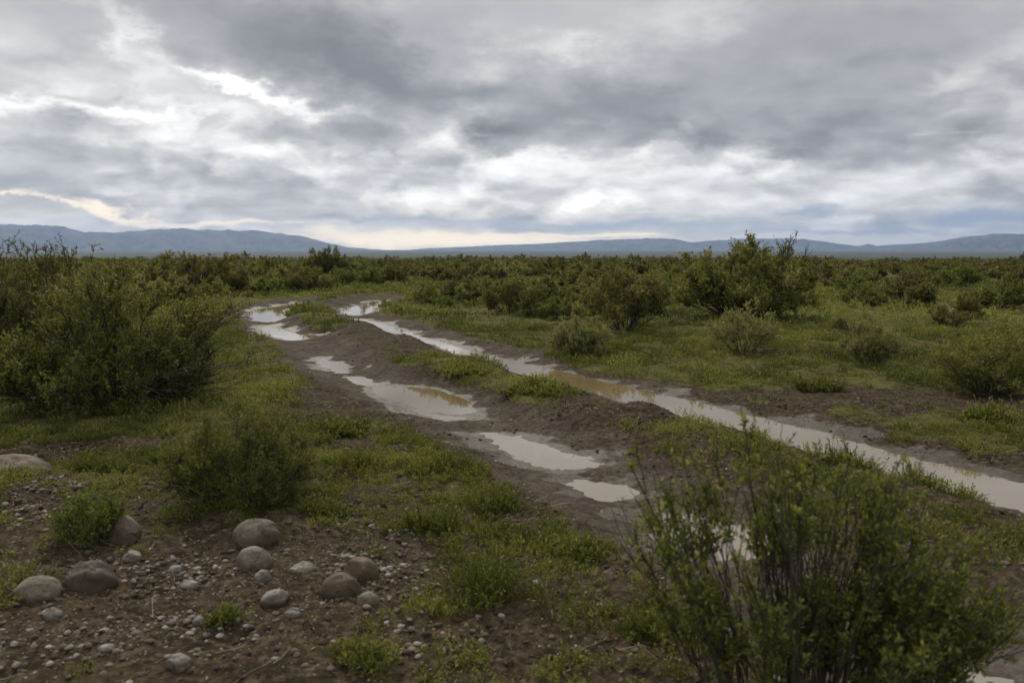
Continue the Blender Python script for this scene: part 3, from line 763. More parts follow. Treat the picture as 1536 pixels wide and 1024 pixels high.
# ---------------------------------------------------------------- the named shrubs, near to far
# foreground bush, out of focus at the bottom right: a sheaf of thin upright stems, feathery towards their tips
def foreground_bush():
    x, y = gp(1200, 1125)
    z = height(x, y) - 0.02
    rs = np.random.RandomState(11)
    o = bpy.data.objects.new('shrub', None); C.objects.link(o)
    o.location = (x, y, z)
    tag(o, 'large leafy bush out of focus in the bottom right corner', 'shrub')
    prof = np.array([(885, 800), (905, 772), (945, 705), (985, 725), (1050, 698), (1110, 690), (1180, 688), (1260, 690), (1330, 715), (1400, 775), (1470, 830), (1590, 920)], float)
    n = 136
    tx = 900 + 680 * rs.random(n) ** 0.9 ; ty = np.interp(tx, prof[:, 0], prof[:, 1])
    # a few single shoots that stand clear, then the body of the bush
    lead = [(1108, 608), (945, 690), (906, 770), (1012, 690), (1290, 690), (1178, 668), (1225, 676), (1062, 682), (1400, 772), (1462, 845), (978, 735), (1340, 705)]
    tips, base = [], []
    for k in range(n):
        if k < len(lead): ux, uy, uz = ray(*lead[k]); dd = y + rs.uniform(-0.10, 0.10); short = 1.0
        else: ux, uy, uz = ray(tx[k], ty[k]); dd = y + rs.normal(0, 0.20); short = rs.uniform(0.58, 1.0)
        t = np.array([ux / uy * dd - x, dd - y, (EYE + uz / uy * dd - z) * short])
        t[:2] *= 0.55 + 0.45 * short
        tips.append(t); base.append(np.array([0.42 * t[0] + rs.normal(0, 0.04), 0.3 * t[1] + rs.normal(0, 0.035), -0.02]))
    tips, base = np.array(tips), np.array(base)
    s = np.linspace(0, 1, 10)[None, :, None]
    P = base[:, None] * (1 - s) + tips[:, None] * s
    bow = rs.uniform(0.02, 0.10, n)[:, None] * np.sin(s[..., 0] * pi)
    P[..., 0] -= np.sign(tips[:, 0:1]) * bow * 0.5; P[..., 2] += bow * 0.5
    P += np.cumsum(rs.normal(0, 0.0055, P.shape), 1) * (s > 0)
    sv, sq = tubes(P, 0.0048 * rs.uniform(0.55, 1.2, (n, 1)) * np.linspace(1, 0.3, 10)[None], 5)
    # side branches, then short leafy twigs
    i = np.repeat(np.arange(n), 5); t = 0.30 + 0.55 * rs.random(len(i)); p, d = curve_eval(P, i, t)
    B = curves(rs, p, unit(d * 1.0 + unit(rs.normal(0, 1, (len(i), 3))) * 0.55 + np.array([0, 0, 0.35])), rs.uniform(0.09, 0.26, len(i)), 6, 0.2, 0.07)
    bv, bq = tubes(B, 0.0019 * np.linspace(1, 0.45, 6)[None] * np.ones((len(B), 1)), 4)
    i = np.repeat(np.arange(n), 16); t = 0.42 + 0.58 * rs.random(len(i)) ** 0.8; p, d = curve_eval(P, i, t)
    T1 = curves(rs, p, unit(d * 0.8 + unit(rs.normal(0, 1, (len(i), 3))) * 0.7), rs.uniform(0.025, 0.065, len(i)), 4, 0.2, 0.1)
    i = np.repeat(np.arange(len(B)), 6); t = 0.25 + 0.75 * rs.random(len(i)); p, d = curve_eval(B, i, t)
    T2 = curves(rs, p, unit(d * 0.8 + unit(rs.normal(0, 1, (len(i), 3))) * 0.7), rs.uniform(0.025, 0.06, len(i)), 4, 0.2, 0.1)
    T = np.vstack([T1, T2])
    keep = vnoise(T[:, 0, 0] * 9 + 3, T[:, 0, 2] * 7 + T[:, 0, 1] * 5, 12) > 0.26          # thin places where stems show
    T = T[keep]
    tv, tq = tubes(T, 0.0010 * np.linspace(1, 0.5, 4)[None] * np.ones((len(T), 1)), 3)
    lv, lq, lt = leaves_on(rs, T, 12, 0.0160, 0.0058, 0.05, 0.75, tint=0.14 + 0.34 * rs.random(len(T)) ** 1.5)
    BV = np.vstack([sv, bv, tv]); BQ = np.vstack([sq, bq + len(sv), tq + len(sv) + len(bv)])
    link('stems', mesh_np('stems', BV, BQ, mats=[BARK], smooth=True), o)
    link('foliage', mesh_np('foliage', lv, lq, mats=[LEAF_NEAR], attrs={'tint': lt}), o)
foreground_bush()

def with_twigs(meshes, seed, n, H, dirx, reach, z0=(0.1, 0.5), rad=0.008, tilt_up=0.25):
    """bare dark twigs of a bush that stick out past the leaves (a part of their own)"""
    rs = np.random.RandomState(seed)
    a = np.array([atan2(dirx[1], dirx[0])]) + rs.normal(0, 0.45, n)
    d = unit(np.stack([np.cos(a), np.sin(a), rs.normal(tilt_up, 0.22, n)], -1))
    b = np.stack([rs.uniform(-.1, .1, n), rs.uniform(-.1, .1, n), rs.uniform(z0[0], z0[1], n) * H * 0.3], -1)
    S = curves(rs, b, d, reach * rs.uniform(0.7, 1.08, n), 8, 0.06, 0.09)
    S[..., 2] = np.maximum(S[..., 2], 0.03)
    i = np.repeat(np.arange(n), 7); t = 0.4 + 0.6 * rs.random(len(i)); p, td = curve_eval(S, i, t)
    K = curves(rs, p, unit(td + unit(rs.normal(0, 1, (len(i), 3))) * 0.7), reach * rs.uniform(0.12, 0.3, len(i)), 5, 0.08, 0.12)
    j = np.repeat(np.arange(len(K)), 3); t = 0.3 + 0.7 * rs.random(len(j)); p, td = curve_eval(K, j, t)
    T = curves(rs, p, unit(td + unit(rs.normal(0, 1, (len(j), 3))) * 0.8), reach * rs.uniform(0.05, 0.12, len(j)), 4, 0.08, 0.12)
    v0, q0 = tubes(S, rad * np.linspace(1, 0.3, 8)[None] * np.ones((n, 1)), 5)
    v1, q1 = tubes(K, rad * 0.4 * np.linspace(1, 0.4, 5)[None] * np.ones((len(K), 1)), 3)
    v2, q2 = tubes(T, rad * 0.22 * np.linspace(1, 0.5, 4)[None] * np.ones((len(T), 1)), 3)
    return mesh_np('bare_twigs', np.vstack([v0, v1, v2]), np.vstack([q0, q1 + len(v0), q2 + len(v0) + len(v1)]), mats=[BARK], smooth=True)

BIG = dict(stems=60, kids=12, twigs=8, per=19, leaf=0.028, leafw=0.0105, tilt=84, bare=0.22, foot=0.22, rad=0.013, kid_len=0.26, twig_len=0.105, wob=0.10, up=0.08)
# the big bush on the left, with its bare twigs towards the track
m1 = shrub_meshes(101, LEAF, 1.38, 2.15, **BIG)
o = place_shrub(m1, 175, 602, 'big olive green bush at the left with bare twigs reaching towards the track', rot=0.5)
link('bare_twigs', with_twigs(m1, 3, 16, 1.3, (cos(-0.5), sin(-0.5)), 1.42), o)
m2 = shrub_meshes(102, LEAF_DARK, 1.64, 2.3, **{**BIG, 'stems': 54})
o = place_shrub(m2, 15, 540, 'dark green bush at the left edge, behind the big olive one', rot=1.9)
def sprigs(seed, n, x0, x1, z0, z1, H):
    rs = np.random.RandomState(seed)
    b = np.stack([rs.uniform(x0, x1, n), rs.uniform(-.25, .25, n), np.full(n, z0)], -1)
    S = curves(rs, b, unit(np.stack([rs.normal(0, .22, n), rs.normal(0, .22, n), np.ones(n)], -1)), rs.uniform(0.55, 1.0, n) * (z1 - z0), 6, 0.0, 0.06)
    i = np.repeat(np.arange(n), 10); t = 0.3 + 0.7 * rs.random(len(i)); p, td = curve_eval(S, i, t)
    K = curves(rs, p, unit(td * 0.8 + unit(rs.normal(0, 1, (len(i), 3))) * 0.7), H * rs.uniform(0.05, 0.11, len(i)), 4, 0.1, 0.1)
    v0, q0 = tubes(S, 0.006 * np.linspace(1, 0.3, 6)[None] * np.ones((n, 1)), 4); v1, q1 = tubes(K, 0.0025 * np.ones((len(K), 4)), 3)
    return (np.vstack([v0, v1]), np.vstack([q0, q1 + len(v0)])), leaves_on(rs, K, 11, 0.032, 0.013, tint=0.12 + 0.1 * rs.random(len(K)))
(bv, bq), (lv, lq, lt) = sprigs(7, 20, 0.35, 1.0, 1.0, 1.80, 1.5)
sp = bpy.data.objects.new('sprigs', None)
so = link('tall_sprigs', mesh_np('tall_sprigs', np.vstack([bv, lv]), np.vstack([bq, lq + len(bv)]), mats=[BARK, LEAF_DARK], attrs={'tint': np.concatenate([np.zeros(len(bv)), lt])},
          quad_mat=np.concatenate([np.zeros(len(bq), int), np.ones(len(lq), int)])), o)
so.rotation_euler = (0, 0, -1.9)
bpy.data.objects.remove(sp)

# low broom-like shrub in the left foreground
m3 = shrub_meshes(103, LEAF, 0.62, 0.86, stems=84, kids=8, twigs=6, per=12, leaf=0.0165, leafw=0.0042, tilt=62, bare=0.48, foot=0.10, rad=0.0046, kid_len=0.24, twig_len=0.13, wob=0.05, up=0.05, spread=0.7)
place_shrub(m3, 358, 752, 'rounded shrub with dark stems standing alone in the left foreground')
m4 = shrub_meshes(104, LEAF_FRESH, 0.30, 0.36, stems=34, kids=8, twigs=4, per=12, leaf=0.014, leafw=0.005, tilt=60, bare=0.12, foot=0.05, rad=0.003, kid_len=0.32, twig_len=0.13, wob=0.07)
place_shrub(m4, 135, 812, 'small bright green shrub beside the upright round stone')

MED = dict(stems=34, kids=10, twigs=6, per=15, leaf=0.042, leafw=0.020, tilt=74, bare=0.32, foot=0.16, rad=0.014, kid_len=0.28, twig_len=0.12, wob=0.10, up=0.10, twig_tubes=False)
# right of the track
mC1 = shrub_meshes(111, LEAF_DARK, 1.25, 1.55, **{**MED, 'tilt': 62, 'stems': 26, 'bare': 0.42})
place_shrub(mC1, 936, 497, 'vase-shaped dark shrub on forked stems just beyond the track')
mC3 = shrub_meshes(112, LEAF, 1.44, 3.2, **{**MED, 'stems': 60, 'kids': 12, 'twigs': 8, 'leaf': 0.05, 'leafw': 0.024, 'rad': 0.022, 'foot': 0.4, 'bare': 0.28, 'per': 12})
o = place_shrub(mC3, 1110, 478, 'largest bush on the right of the track, with dead twigs above its crown')
def dead_wood():
    rs = np.random.RandomState(5)
    b = np.array([[0.25, 0.1, 0.1], [0.45, 0.0, 0.1], [0.5, 0.1, 0.05], [0.75, 0.2, 0.05], [0.35, -.1, .1], [0.62, 0, .1]])
    e = np.array([[0.42, 0.1, 1.58], [1.12, 0.0, 1.76], [1.50, 0.1, 1.46], [1.8, 0.2, 1.15], [-0.1, -.1, 1.5], [0.85, 0, 1.55]])
    s = np.linspace(0, 1, 9)[None, :, None]
    S = b[:, None] * (1 - s) + e[:, None] * s; S += np.cumsum(rs.normal(0, 0.022, S.shape), 1) * (s > 0)
    i = np.repeat(np.arange(len(S)), 14); t = 0.4 + 0.6 * rs.random(len(i)); p, td = curve_eval(S, i, t)
    K = curves(rs, p, unit(td + unit(rs.normal(0, 1, (len(i), 3))) * 0.6), rs.uniform(0.10, 0.30, len(i)), 5, 0.1, 0.12)
    j = np.repeat(np.arange(len(K)), 5); t = 0.3 + 0.7 * rs.random(len(j)); p, td = curve_eval(K, j, t)
    T = curves(rs, p, unit(td + unit(rs.normal(0, 1, (len(j), 3))) * 0.7), rs.uniform(0.06, 0.18, len(j)), 4, 0.1, 0.12)
    v0, q0 = tubes(S, 0.026 * np.linspace(1, 0.28, 9)[None] * np.ones((len(S), 1)), 5); v1, q1 = tubes(K, 0.009 * np.linspace(1, 0.5, 5)[None] * np.ones((len(K), 1)), 3)
    v2, q2 = tubes(T, 0.005 * np.linspace(1, 0.6, 4)[None] * np.ones((len(T), 1)), 3)
    BV = np.vstack([v0, v1, v2]); BQ = np.vstack([q0, q1 + len(v0), q2 + len(v0) + len(v1)])
    lv, lq, lt = leaves_on(rs, T, 2, 0.030, 0.013, tint=0.0 * np.ones(len(T)))
    return mesh_np('dead_branches', np.vstack([BV, lv]), np.vstack([BQ, lq + len(BV)]), mats=[BARK, LEAF_DARK], attrs={'tint': np.concatenate([np.zeros(len(BV)), lt])},
                   quad_mat=np.concatenate([np.zeros(len(BQ), int), np.ones(len(lq), int)]))
link('dead_branches', dead_wood(), o)

LOW = dict(stems=44, kids=9, twigs=5, per=13, leaf=0.030, leafw=0.010, tilt=62, bare=0.15, foot=0.10, rad=0.006, kid_len=0.30, twig_len=0.13, wob=0.07, up=0.06, twig_tubes=False)
mP = shrub_meshes(113, LEAF_PALE, 0.62, 0.80, **LOW)
place_shrub(mP, 870, 533, 'pale grey-green cushion shrub beside the water-filled rut')
mP2 = shrub_meshes(114, LEAF_PALE, 0.80, 0.98, **{**LOW, 'stems': 26, 'bare': 0.3, 'tilt': 56})
place_shrub(mP2, 1115, 528, 'loose pale shrub with light seed heads in front of the largest bush')
place_shrub(mP2, 1285, 508, 'thin greyish shrub just behind the lighter small one in the meadow', scale=(0.85, 0.85, 0.66), rot=2.0)
mP3 = shrub_meshes(115, LEAF_PALE, 0.62, 0.72, **{**LOW, 'stems': 24, 'bare': 0.28, 'tilt': 50})
place_shrub(mP3, 1306, 549, 'lighter small upright shrub in the middle of the right meadow')
mC7 = shrub_meshes(116, LEAF, 0.72, 1.25, **{**LOW, 'stems': 56, 'leaf': 0.024, 'leafw': 0.009})
place_shrub(mC7, 1482, 592, 'dense dark green shrub at the right edge above the bare earth')
mS = shrub_meshes(117, LEAF, 1.02, 1.18, **{**MED, 'stems': 24, 'kids': 8, 'twigs': 5})
mS2 = shrub_meshes(118, LEAF_DARK, 1.05, 1.45, **{**MED, 'stems': 24, 'kids': 8, 'twigs': 5, 'tilt': 66, 'bare': 0.38})
mS3 = shrub_meshes(119, LEAF_FRESH, 1.0, 1.3, **{**MED, 'stems': 24, 'kids': 8, 'twigs': 5})

def fit(meshes, H0, W0, px, base, top, width, label, rot=0.0, **kw):
    x, y = gp(px, base)
    D = math.hypot(y, 0) / cos(PITCH) * 1.0
    h = (base - top) / FPX * y * 1.02; w = width / FPX * y
    return place_shrub(meshes, px, base, label, rot=rot, scale=(w / W0, w / W0, h / H0), **kw)

NAMED = [
    (mS, 1.02, 1.18, 1290, 459, 420, 52, 'light-topped round shrub at the back of the right meadow', 0.4),
    (mS2, 1.05, 1.45, 1355, 463, 410, 88, 'broad dark shrub on thick stems at the back of the right meadow', 1.2),
    (mS2, 1.05, 1.45, 1424, 492, 458, 50, 'small forked shrub in the right meadow, nearer of a leaning pair', 2.7),
    (mS2, 1.05, 1.45, 1455, 478, 438, 44, 'small dark shrub in the right meadow, farther of a leaning pair', 4.0),
    (mS, 1.02, 1.18, 1498, 465, 420, 64, 'dark shrub with a narrow foot near the right edge of the meadow', 5.0),
    (mS, 1.02, 1.18, 640, 455, 424, 34, 'small shrub nearest the bend on the right side of the track', 0.8),
    (mS3, 1.0, 1.3, 664, 460, 438, 34, 'low shrub beside the small one nearest the track bend', 2.0),
    (mS2, 1.05, 1.45, 690, 452, 416, 60, 'dark shrub at the left end of the thicket right of the bend', 3.0),
    (mS, 1.02, 1.18, 722, 452, 408, 66, 'tall pale-topped shrub in the thicket right of the bend', 1.0),
    (mS2, 1.05, 1.45, 762, 470, 420, 62, 'dark rounded shrub in the middle of the thicket', 5.5),
    (mS3, 1.0, 1.3, 792, 448, 404, 78, 'bright green shrub standing at the back of the thicket', 0.2),
    (mS2, 1.05, 1.45, 806, 476, 430, 60, 'dark shrub at the front of the thicket, above the cushion shrub', 2.2),
    (mS3, 1.0, 1.3, 842, 478, 436, 58, 'lighter green shrub at the right end of the thicket', 3.4),
    (mS, 1.02, 1.18, 880, 452, 408, 80, 'wide shrub filling the gap left of the vase-shaped one', 4.4),
    (mS3, 1.0, 1.3, 985, 452, 404, 70, 'bushy green shrub between the vase-shaped one and the largest bush', 4.1),
    (mS2, 1.05, 1.45, 325, 442, 382, 84, 'dark shrub standing beyond the left bend of the track', 2.4),
    (mS2, 1.05, 1.45, 262, 440, 378, 90, 'dark tall shrub showing over the big olive bush', 0.4),
    (mS2, 1.05, 1.45, 436, 437, 397, 60, 'first of the row of round shrubs behind the track bend', 1.4),
    (mS, 1.02, 1.18, 478, 434, 396, 48, 'second of the row of round shrubs behind the track bend', 2.4),
    (mS, 1.02, 1.18, 530, 427, 400, 44, 'third of the row of round shrubs behind the track bend', 3.4),
    (mS3, 1.0, 1.3, 562, 428, 396, 54, 'fourth of the row of round shrubs behind the track bend', 1.0),
    (mS2, 1.05, 1.45, 594, 428, 398, 44, 'last of the row of round shrubs behind the track bend', 5.0),
    (mS2, 1.05, 1.45, 466, 415, 372, 40, 'dark tree-like shrub above the row by the bend, left of two', 0.9),
    (mS2, 1.05, 1.45, 504, 414, 368, 52, 'dark tree-like shrub above the row by the bend, right of two', 4.9),
    (mS2, 1.05, 1.45, 374, 446, 437, 18, 'tiny dark clump in the grass behind the bend, left of two', 0.3),
    (mS2, 1.05, 1.45, 399, 446, 437, 18, 'tiny dark clump in the grass behind the bend, right of two', 2.3),
    (mS2, 1.05, 1.45, 1000, 402, 378, 36, 'dark shrub topping the scrub line beside the largest bush', 0.3),
]
for ms, H0, W0, px, base, top, wd, lab, rot in NAMED:
    fit(ms, H0, W0, px, base, top, wd, lab, rot)
NAMED_W = [gp(r[3], r[4]) for r in NAMED] + [gp(1110, 478), gp(936, 497), gp(40, 545), gp(165, 600)]

# ---------------------------------------------------------------- the scrub
FAR = dict(hi=(0.94, 1.04), kids=7, twigs=5, per=9, leaf=0.070, leafw=0.038, tilt=76, bare=0.30, foot=0.2, rad=0.016, kid_len=0.30, twig_len=0.14, wob=0.10, up=0.10, twig_tubes=False)
FAR_MESH = [shrub_single(200 + k, mt, h, w, stems=st, **FAR) for k, (mt, h, w, st) in enumerate([
    (LEAF, 1.0, 1.5, 20), (LEAF_DARK, 1.05, 1.6, 20), (LEAF, 0.92, 1.7, 22), (LEAF_DARK, 1.15, 1.4, 18), (LEAF_FRESH, 0.95, 1.5, 20), (LEAF, 1.05, 1.3, 18), (LEAF_PALE, 0.85, 1.5, 24)])]

def clear(x, y):
    """true where no shrub of the scrub stands: track, meadow, verges"""
    u = x / max(y, 0.1) * FPX + 768          # bearing only
    if y < 15.5: return True
    band = min(np.hypot(LEFT_RUT[:, 0] - x, LEFT_RUT[:, 1] - y).min(), np.hypot(RIGHT_RUT[:, 0] - x, RIGHT_RUT[:, 1] - y).min())
    if band < 3.2: return True
    if x > 2.2 and y < 25 + 2.5 * vnoise(x * .3, y * .3, 77): return True      # meadow on the right
    if x > 5 and y < 34 and vnoise(x * .33, y * .33, 78) < 0.70: return True
    if -8.5 < x < 0.5 and y < 36: return True                                   # the bend
    if x > -1 and y < 24: return True
    return False

def scrub():
    rs = np.random.RandomState(42)
    pts = []; tries = 0
    def near_ok(x, y, d):
        return all((x - a) ** 2 + (y - b) ** 2 > d * d for a, b in pts[-900:]) and all((x - a) ** 2 + (y - b) ** 2 > 1.3 for a, b in NAMED_W)
    while len(pts) < 225 and tries < 40000:
        tries += 1
        y = 16 + 56 * rs.random() ** 0.85
        x = rs.uniform(-0.66, 0.66) * y
        if clear(x, y): continue
        if vnoise(x * 0.16, y * 0.16, 79) > 0.30 and near_ok(x, y, 2.05 + 0.018 * y): pts.append((x, y))
    pts.sort(key=lambda p: p[1])
    labs = {0: 'olive green shrub in the dense scrub under the skyline', 1: 'dark green shrub in the dense scrub under the skyline', 2: 'fresh green shrub in the dense scrub under the skyline', 3: 'pale greyish shrub in the dense scrub under the skyline'}
    kind = [0, 1, 0, 1, 2, 0, 3]
    Z = fields(np.array([p[0] for p in pts]), np.array([p[1] for p in pts]))['z']
    for (x, y), z in zip(pts, Z):
        k = rs.randint(len(FAR_MESH))
        s = rs.uniform(0.66, 1.05) * (1.28 if rs.random() < 0.08 else 1.0)
        o = link('shrub', FAR_MESH[k], None, (x, y, z - 0.03), rs.uniform(0, 6.28), (s * rs.uniform(0.85, 1.15), s * rs.uniform(0.85, 1.15), s * rs.uniform(0.88, 1.05)))
        tag(o, labs[kind[k]], 'shrub', {0: 'olive shrubs of the scrub', 1: 'dark shrubs of the scrub', 2: 'fresh green shrubs of the scrub', 3: 'pale shrubs of the scrub'}[kind[k]])
    # beyond: one mass of the same shrubs, coarser
    base = []
    for k, (h, w) in enumerate([(1.0, 1.6), (1.05, 1.5), (0.9, 1.9), (1.2, 1.6)]):
        (bv, bq), (lv, lq, lt) = grow(300 + k, h, w, hi=(0.94, 1.04), stems=20, kids=4, twigs=3, per=5, leaf=0.15, leafw=0.085, tilt=76, bare=0.3, foot=0.2, kid_len=0.3, twig_len=0.13, twig_tubes=False)
        base.append((lv, lq, np.clip(lt - (0.12 if k % 2 else 0.0), 0, 1)))
    n = 2300
    y = 64 + 130 * rs.random(n * 3) ** 1.2
    x = rs.uniform(-0.72, 0.72, n * 3) * y
    keep = vnoise(x * 0.07, y * 0.07, 91) > 0.34
    x, y = x[keep][:n], y[keep][:n]
    z = fields(x, y)['z']
    VV, QQ, TT = [], [], []; off = 0
    for k, (lv, lq, lt) in enumerate(base):
        sel = np.arange(len(x)) % 4 == k
        m = sel.sum(); a = rs.random(m) * 6.28; s = rs.uniform(0.68, 1.14, m) * np.where(rs.random(m) < 0.05, 1.3, 1.0) 
        c, sn = np.cos(a), np.sin(a)
        X = (lv[None, :, 0] * c[:, None] - lv[None, :, 1] * sn[:, None]) * s[:, None] + x[sel][:, None]
        Y = (lv[None, :, 0] * sn[:, None] + lv[None, :, 1] * c[:, None]) * s[:, None] + y[sel][:, None]
        Zz = lv[None, :, 2] * s[:, None] * 0.95 + z[sel][:, None] - 0.05
        VV.append(np.stack([X, Y, Zz], -1).reshape(-1, 3))
        QQ.append((lq[None] + (np.arange(m) * len(lv))[:, None, None]).reshape(-1, 4) + off); off += m * len(lv)
        TT.append((lt[None] + rs.uniform(-0.16, 0.12, m)[:, None]).ravel())
    o = link('scrub', mesh_np('scrub', np.vstack(VV), np.vstack(QQ), mats=[LEAF_DARK], attrs={'tint': np.concatenate(TT)}))
    tag(o, 'far scrub running together below the hills', 'scrub', kind='stuff')
scrub()
# ---------------------------------------------------------------- grass
def blades(rs, n, L, W, radius, lean=0.6, fork=0.0, curl=0.5):
    """n bent blades rooted in a disc -> verts (n*5), quads, tris, tint"""
    a = rs.random(n) * 6.283; rr = radius * np.sqrt(rs.random(n))
    b = np.stack([rr * np.cos(a), rr * np.sin(a), np.full(n, -0.012)], -1)
    az = a + rs.normal(0, 0.9, n)
    tl = np.abs(rs.normal(0, lean, n)) * (0.35 + 0.65 * rr / max(radius, 1e-6))
    d = np.stack([np.sin(tl) * np.cos(az), np.sin(tl) * np.sin(az), np.cos(tl)], -1)
    ln = L * (0.45 + 0.75 * rs.random(n))
    out = np.stack([np.cos(az), np.sin(az), -0.35 * np.ones(n)], -1)
    side = unit(np.cross(d, unit(rs.normal(0, 1, (n, 3)))))
    w = W * (0.7 + 0.6 * rs.random(n))
    m = b + d * (ln * 0.55)[:, None]
    t = b + d * (ln * 0.92)[:, None] + out * (ln * curl * rs.random(n) * 0.5)[:, None]
    V = np.stack([b + side * (w * .4)[:, None], b - side * (w * .4)[:, None], m - side * (w * .5)[:, None], m + side * (w * .5)[:, None], t], 1)
    k = np.arange(n)[:, None] * 5
    q = k + np.array([[0, 1, 2, 3]]); tr = k + np.array([[3, 2, 4]])
    tint = (0.12 + 0.5 * rs.random(n))[:, None] + np.array([-0.10, -0.10, 0.04, 0.04, 0.20])[None]      # straw-pale tips
    return V.reshape(-1, 3), q, tr, tint.ravel()

def sprig_tuft(rs, n, L, radius, leaf, leafw, per=7):
    """low herb: thin forking stalks set with small leaves"""
    a = rs.random(n) * 6.283; rr = radius * np.sqrt(rs.random(n))
    b = np.stack([rr * np.cos(a), rr * np.sin(a), np.full(n, -0.01)], -1)
    tl = np.abs(rs.normal(0.35, 0.45, n)); az = a + rs.normal(0, 0.8, n)
    d = np.stack([np.sin(tl) * np.cos(az), np.sin(tl) * np.sin(az), np.cos(tl)], -1)
    P = curves(rs, b, d, L * (0.45 + 0.7 * rs.random(n)), 4, 0.1, 0.1)
    P[..., 2] = np.maximum(P[..., 2], -0.01)
    v, q, t = leaves_on(rs, P, per, leaf, leafw, 0.2, 0.75, tint=0.12 + 0.25 * rs.random(n))
    s0 = unit(np.cross(d, np.array([0.3, 0.5, 0.1]))) * leafw * 0.22
    R = np.stack([P - s0[:, None], P + s0[:, None]], 2).reshape(-1, 3)
    k = np.arange(n)[:, None, None] * 8 + np.arange(3)[None, :, None] * 2 + np.array([0, 1, 3, 2])[None, None]
    return np.vstack([v, R]), np.vstack([q, k.reshape(-1, 4) + len(v)]), np.concatenate([t, np.full(len(R), 0.2)])

def tri_pad(V, q, tr, t): return V, q, tr, t

def scatter(name, protos, X, Y, Z, S, rs, mats, tshift=None, tiltmax=0.0):
    """many small plants laid out as one mass: protos (V, quads, tris, tint) repeated at the points"""
    VV, QQ, RR, TT = [], [], [], []; off = 0
    which = rs.randint(len(protos), size=len(X))
    for k, (v, q, tr, t) in enumerate(protos):
        sel = which == k; m = int(sel.sum())
        if not m: continue
        a = rs.random(m) * 6.283; c, s = np.cos(a), np.sin(a); sc = S[sel]
        xx = (v[None, :, 0] * c[:, None] - v[None, :, 1] * s[:, None]) * sc[:, None] + X[sel][:, None]
        yy = (v[None, :, 0] * s[:, None] + v[None, :, 1] * c[:, None]) * sc[:, None] + Y[sel][:, None]
        zz = v[None, :, 2] * (sc * rs.uniform(0.75, 1.2, m))[:, None] + Z[sel][:, None]
        VV.append(np.stack([xx, yy, zz], -1).reshape(-1, 3))
        o = (np.arange(m) * len(v))[:, None, None] + off
        if q is not None and len(q): QQ.append((q[None] + o).reshape(-1, 4))
        if tr is not None and len(tr): RR.append((tr[None] + o).reshape(-1, 3))
        ts = rs.uniform(-0.14, 0.14, m) if tshift is None else tshift[sel] + rs.uniform(-0.08, 0.08, m)
        TT.append((t[None] + ts[:, None]).ravel()); off += m * len(v)
    return mesh_np(name, np.vstack(VV), np.vstack(QQ) if QQ else None, np.vstack(RR) if RR else None, mats=mats, attrs={'tint': np.concatenate(TT)})

def cells(rs, y0, y1, dens, half=0.68, extra=1.2):
    """random ground points ahead of the camera between two distances"""
    area = half * (y1 * y1 - y0 * y0) + 2 * extra * (y1 - y0)
    n = int(area * dens)
    y = np.sqrt(y0 * y0 + (y1 * y1 - y0 * y0) * rs.random(n))
    x = rs.uniform(-1, 1, n) * (half * y + extra)
    return x, y

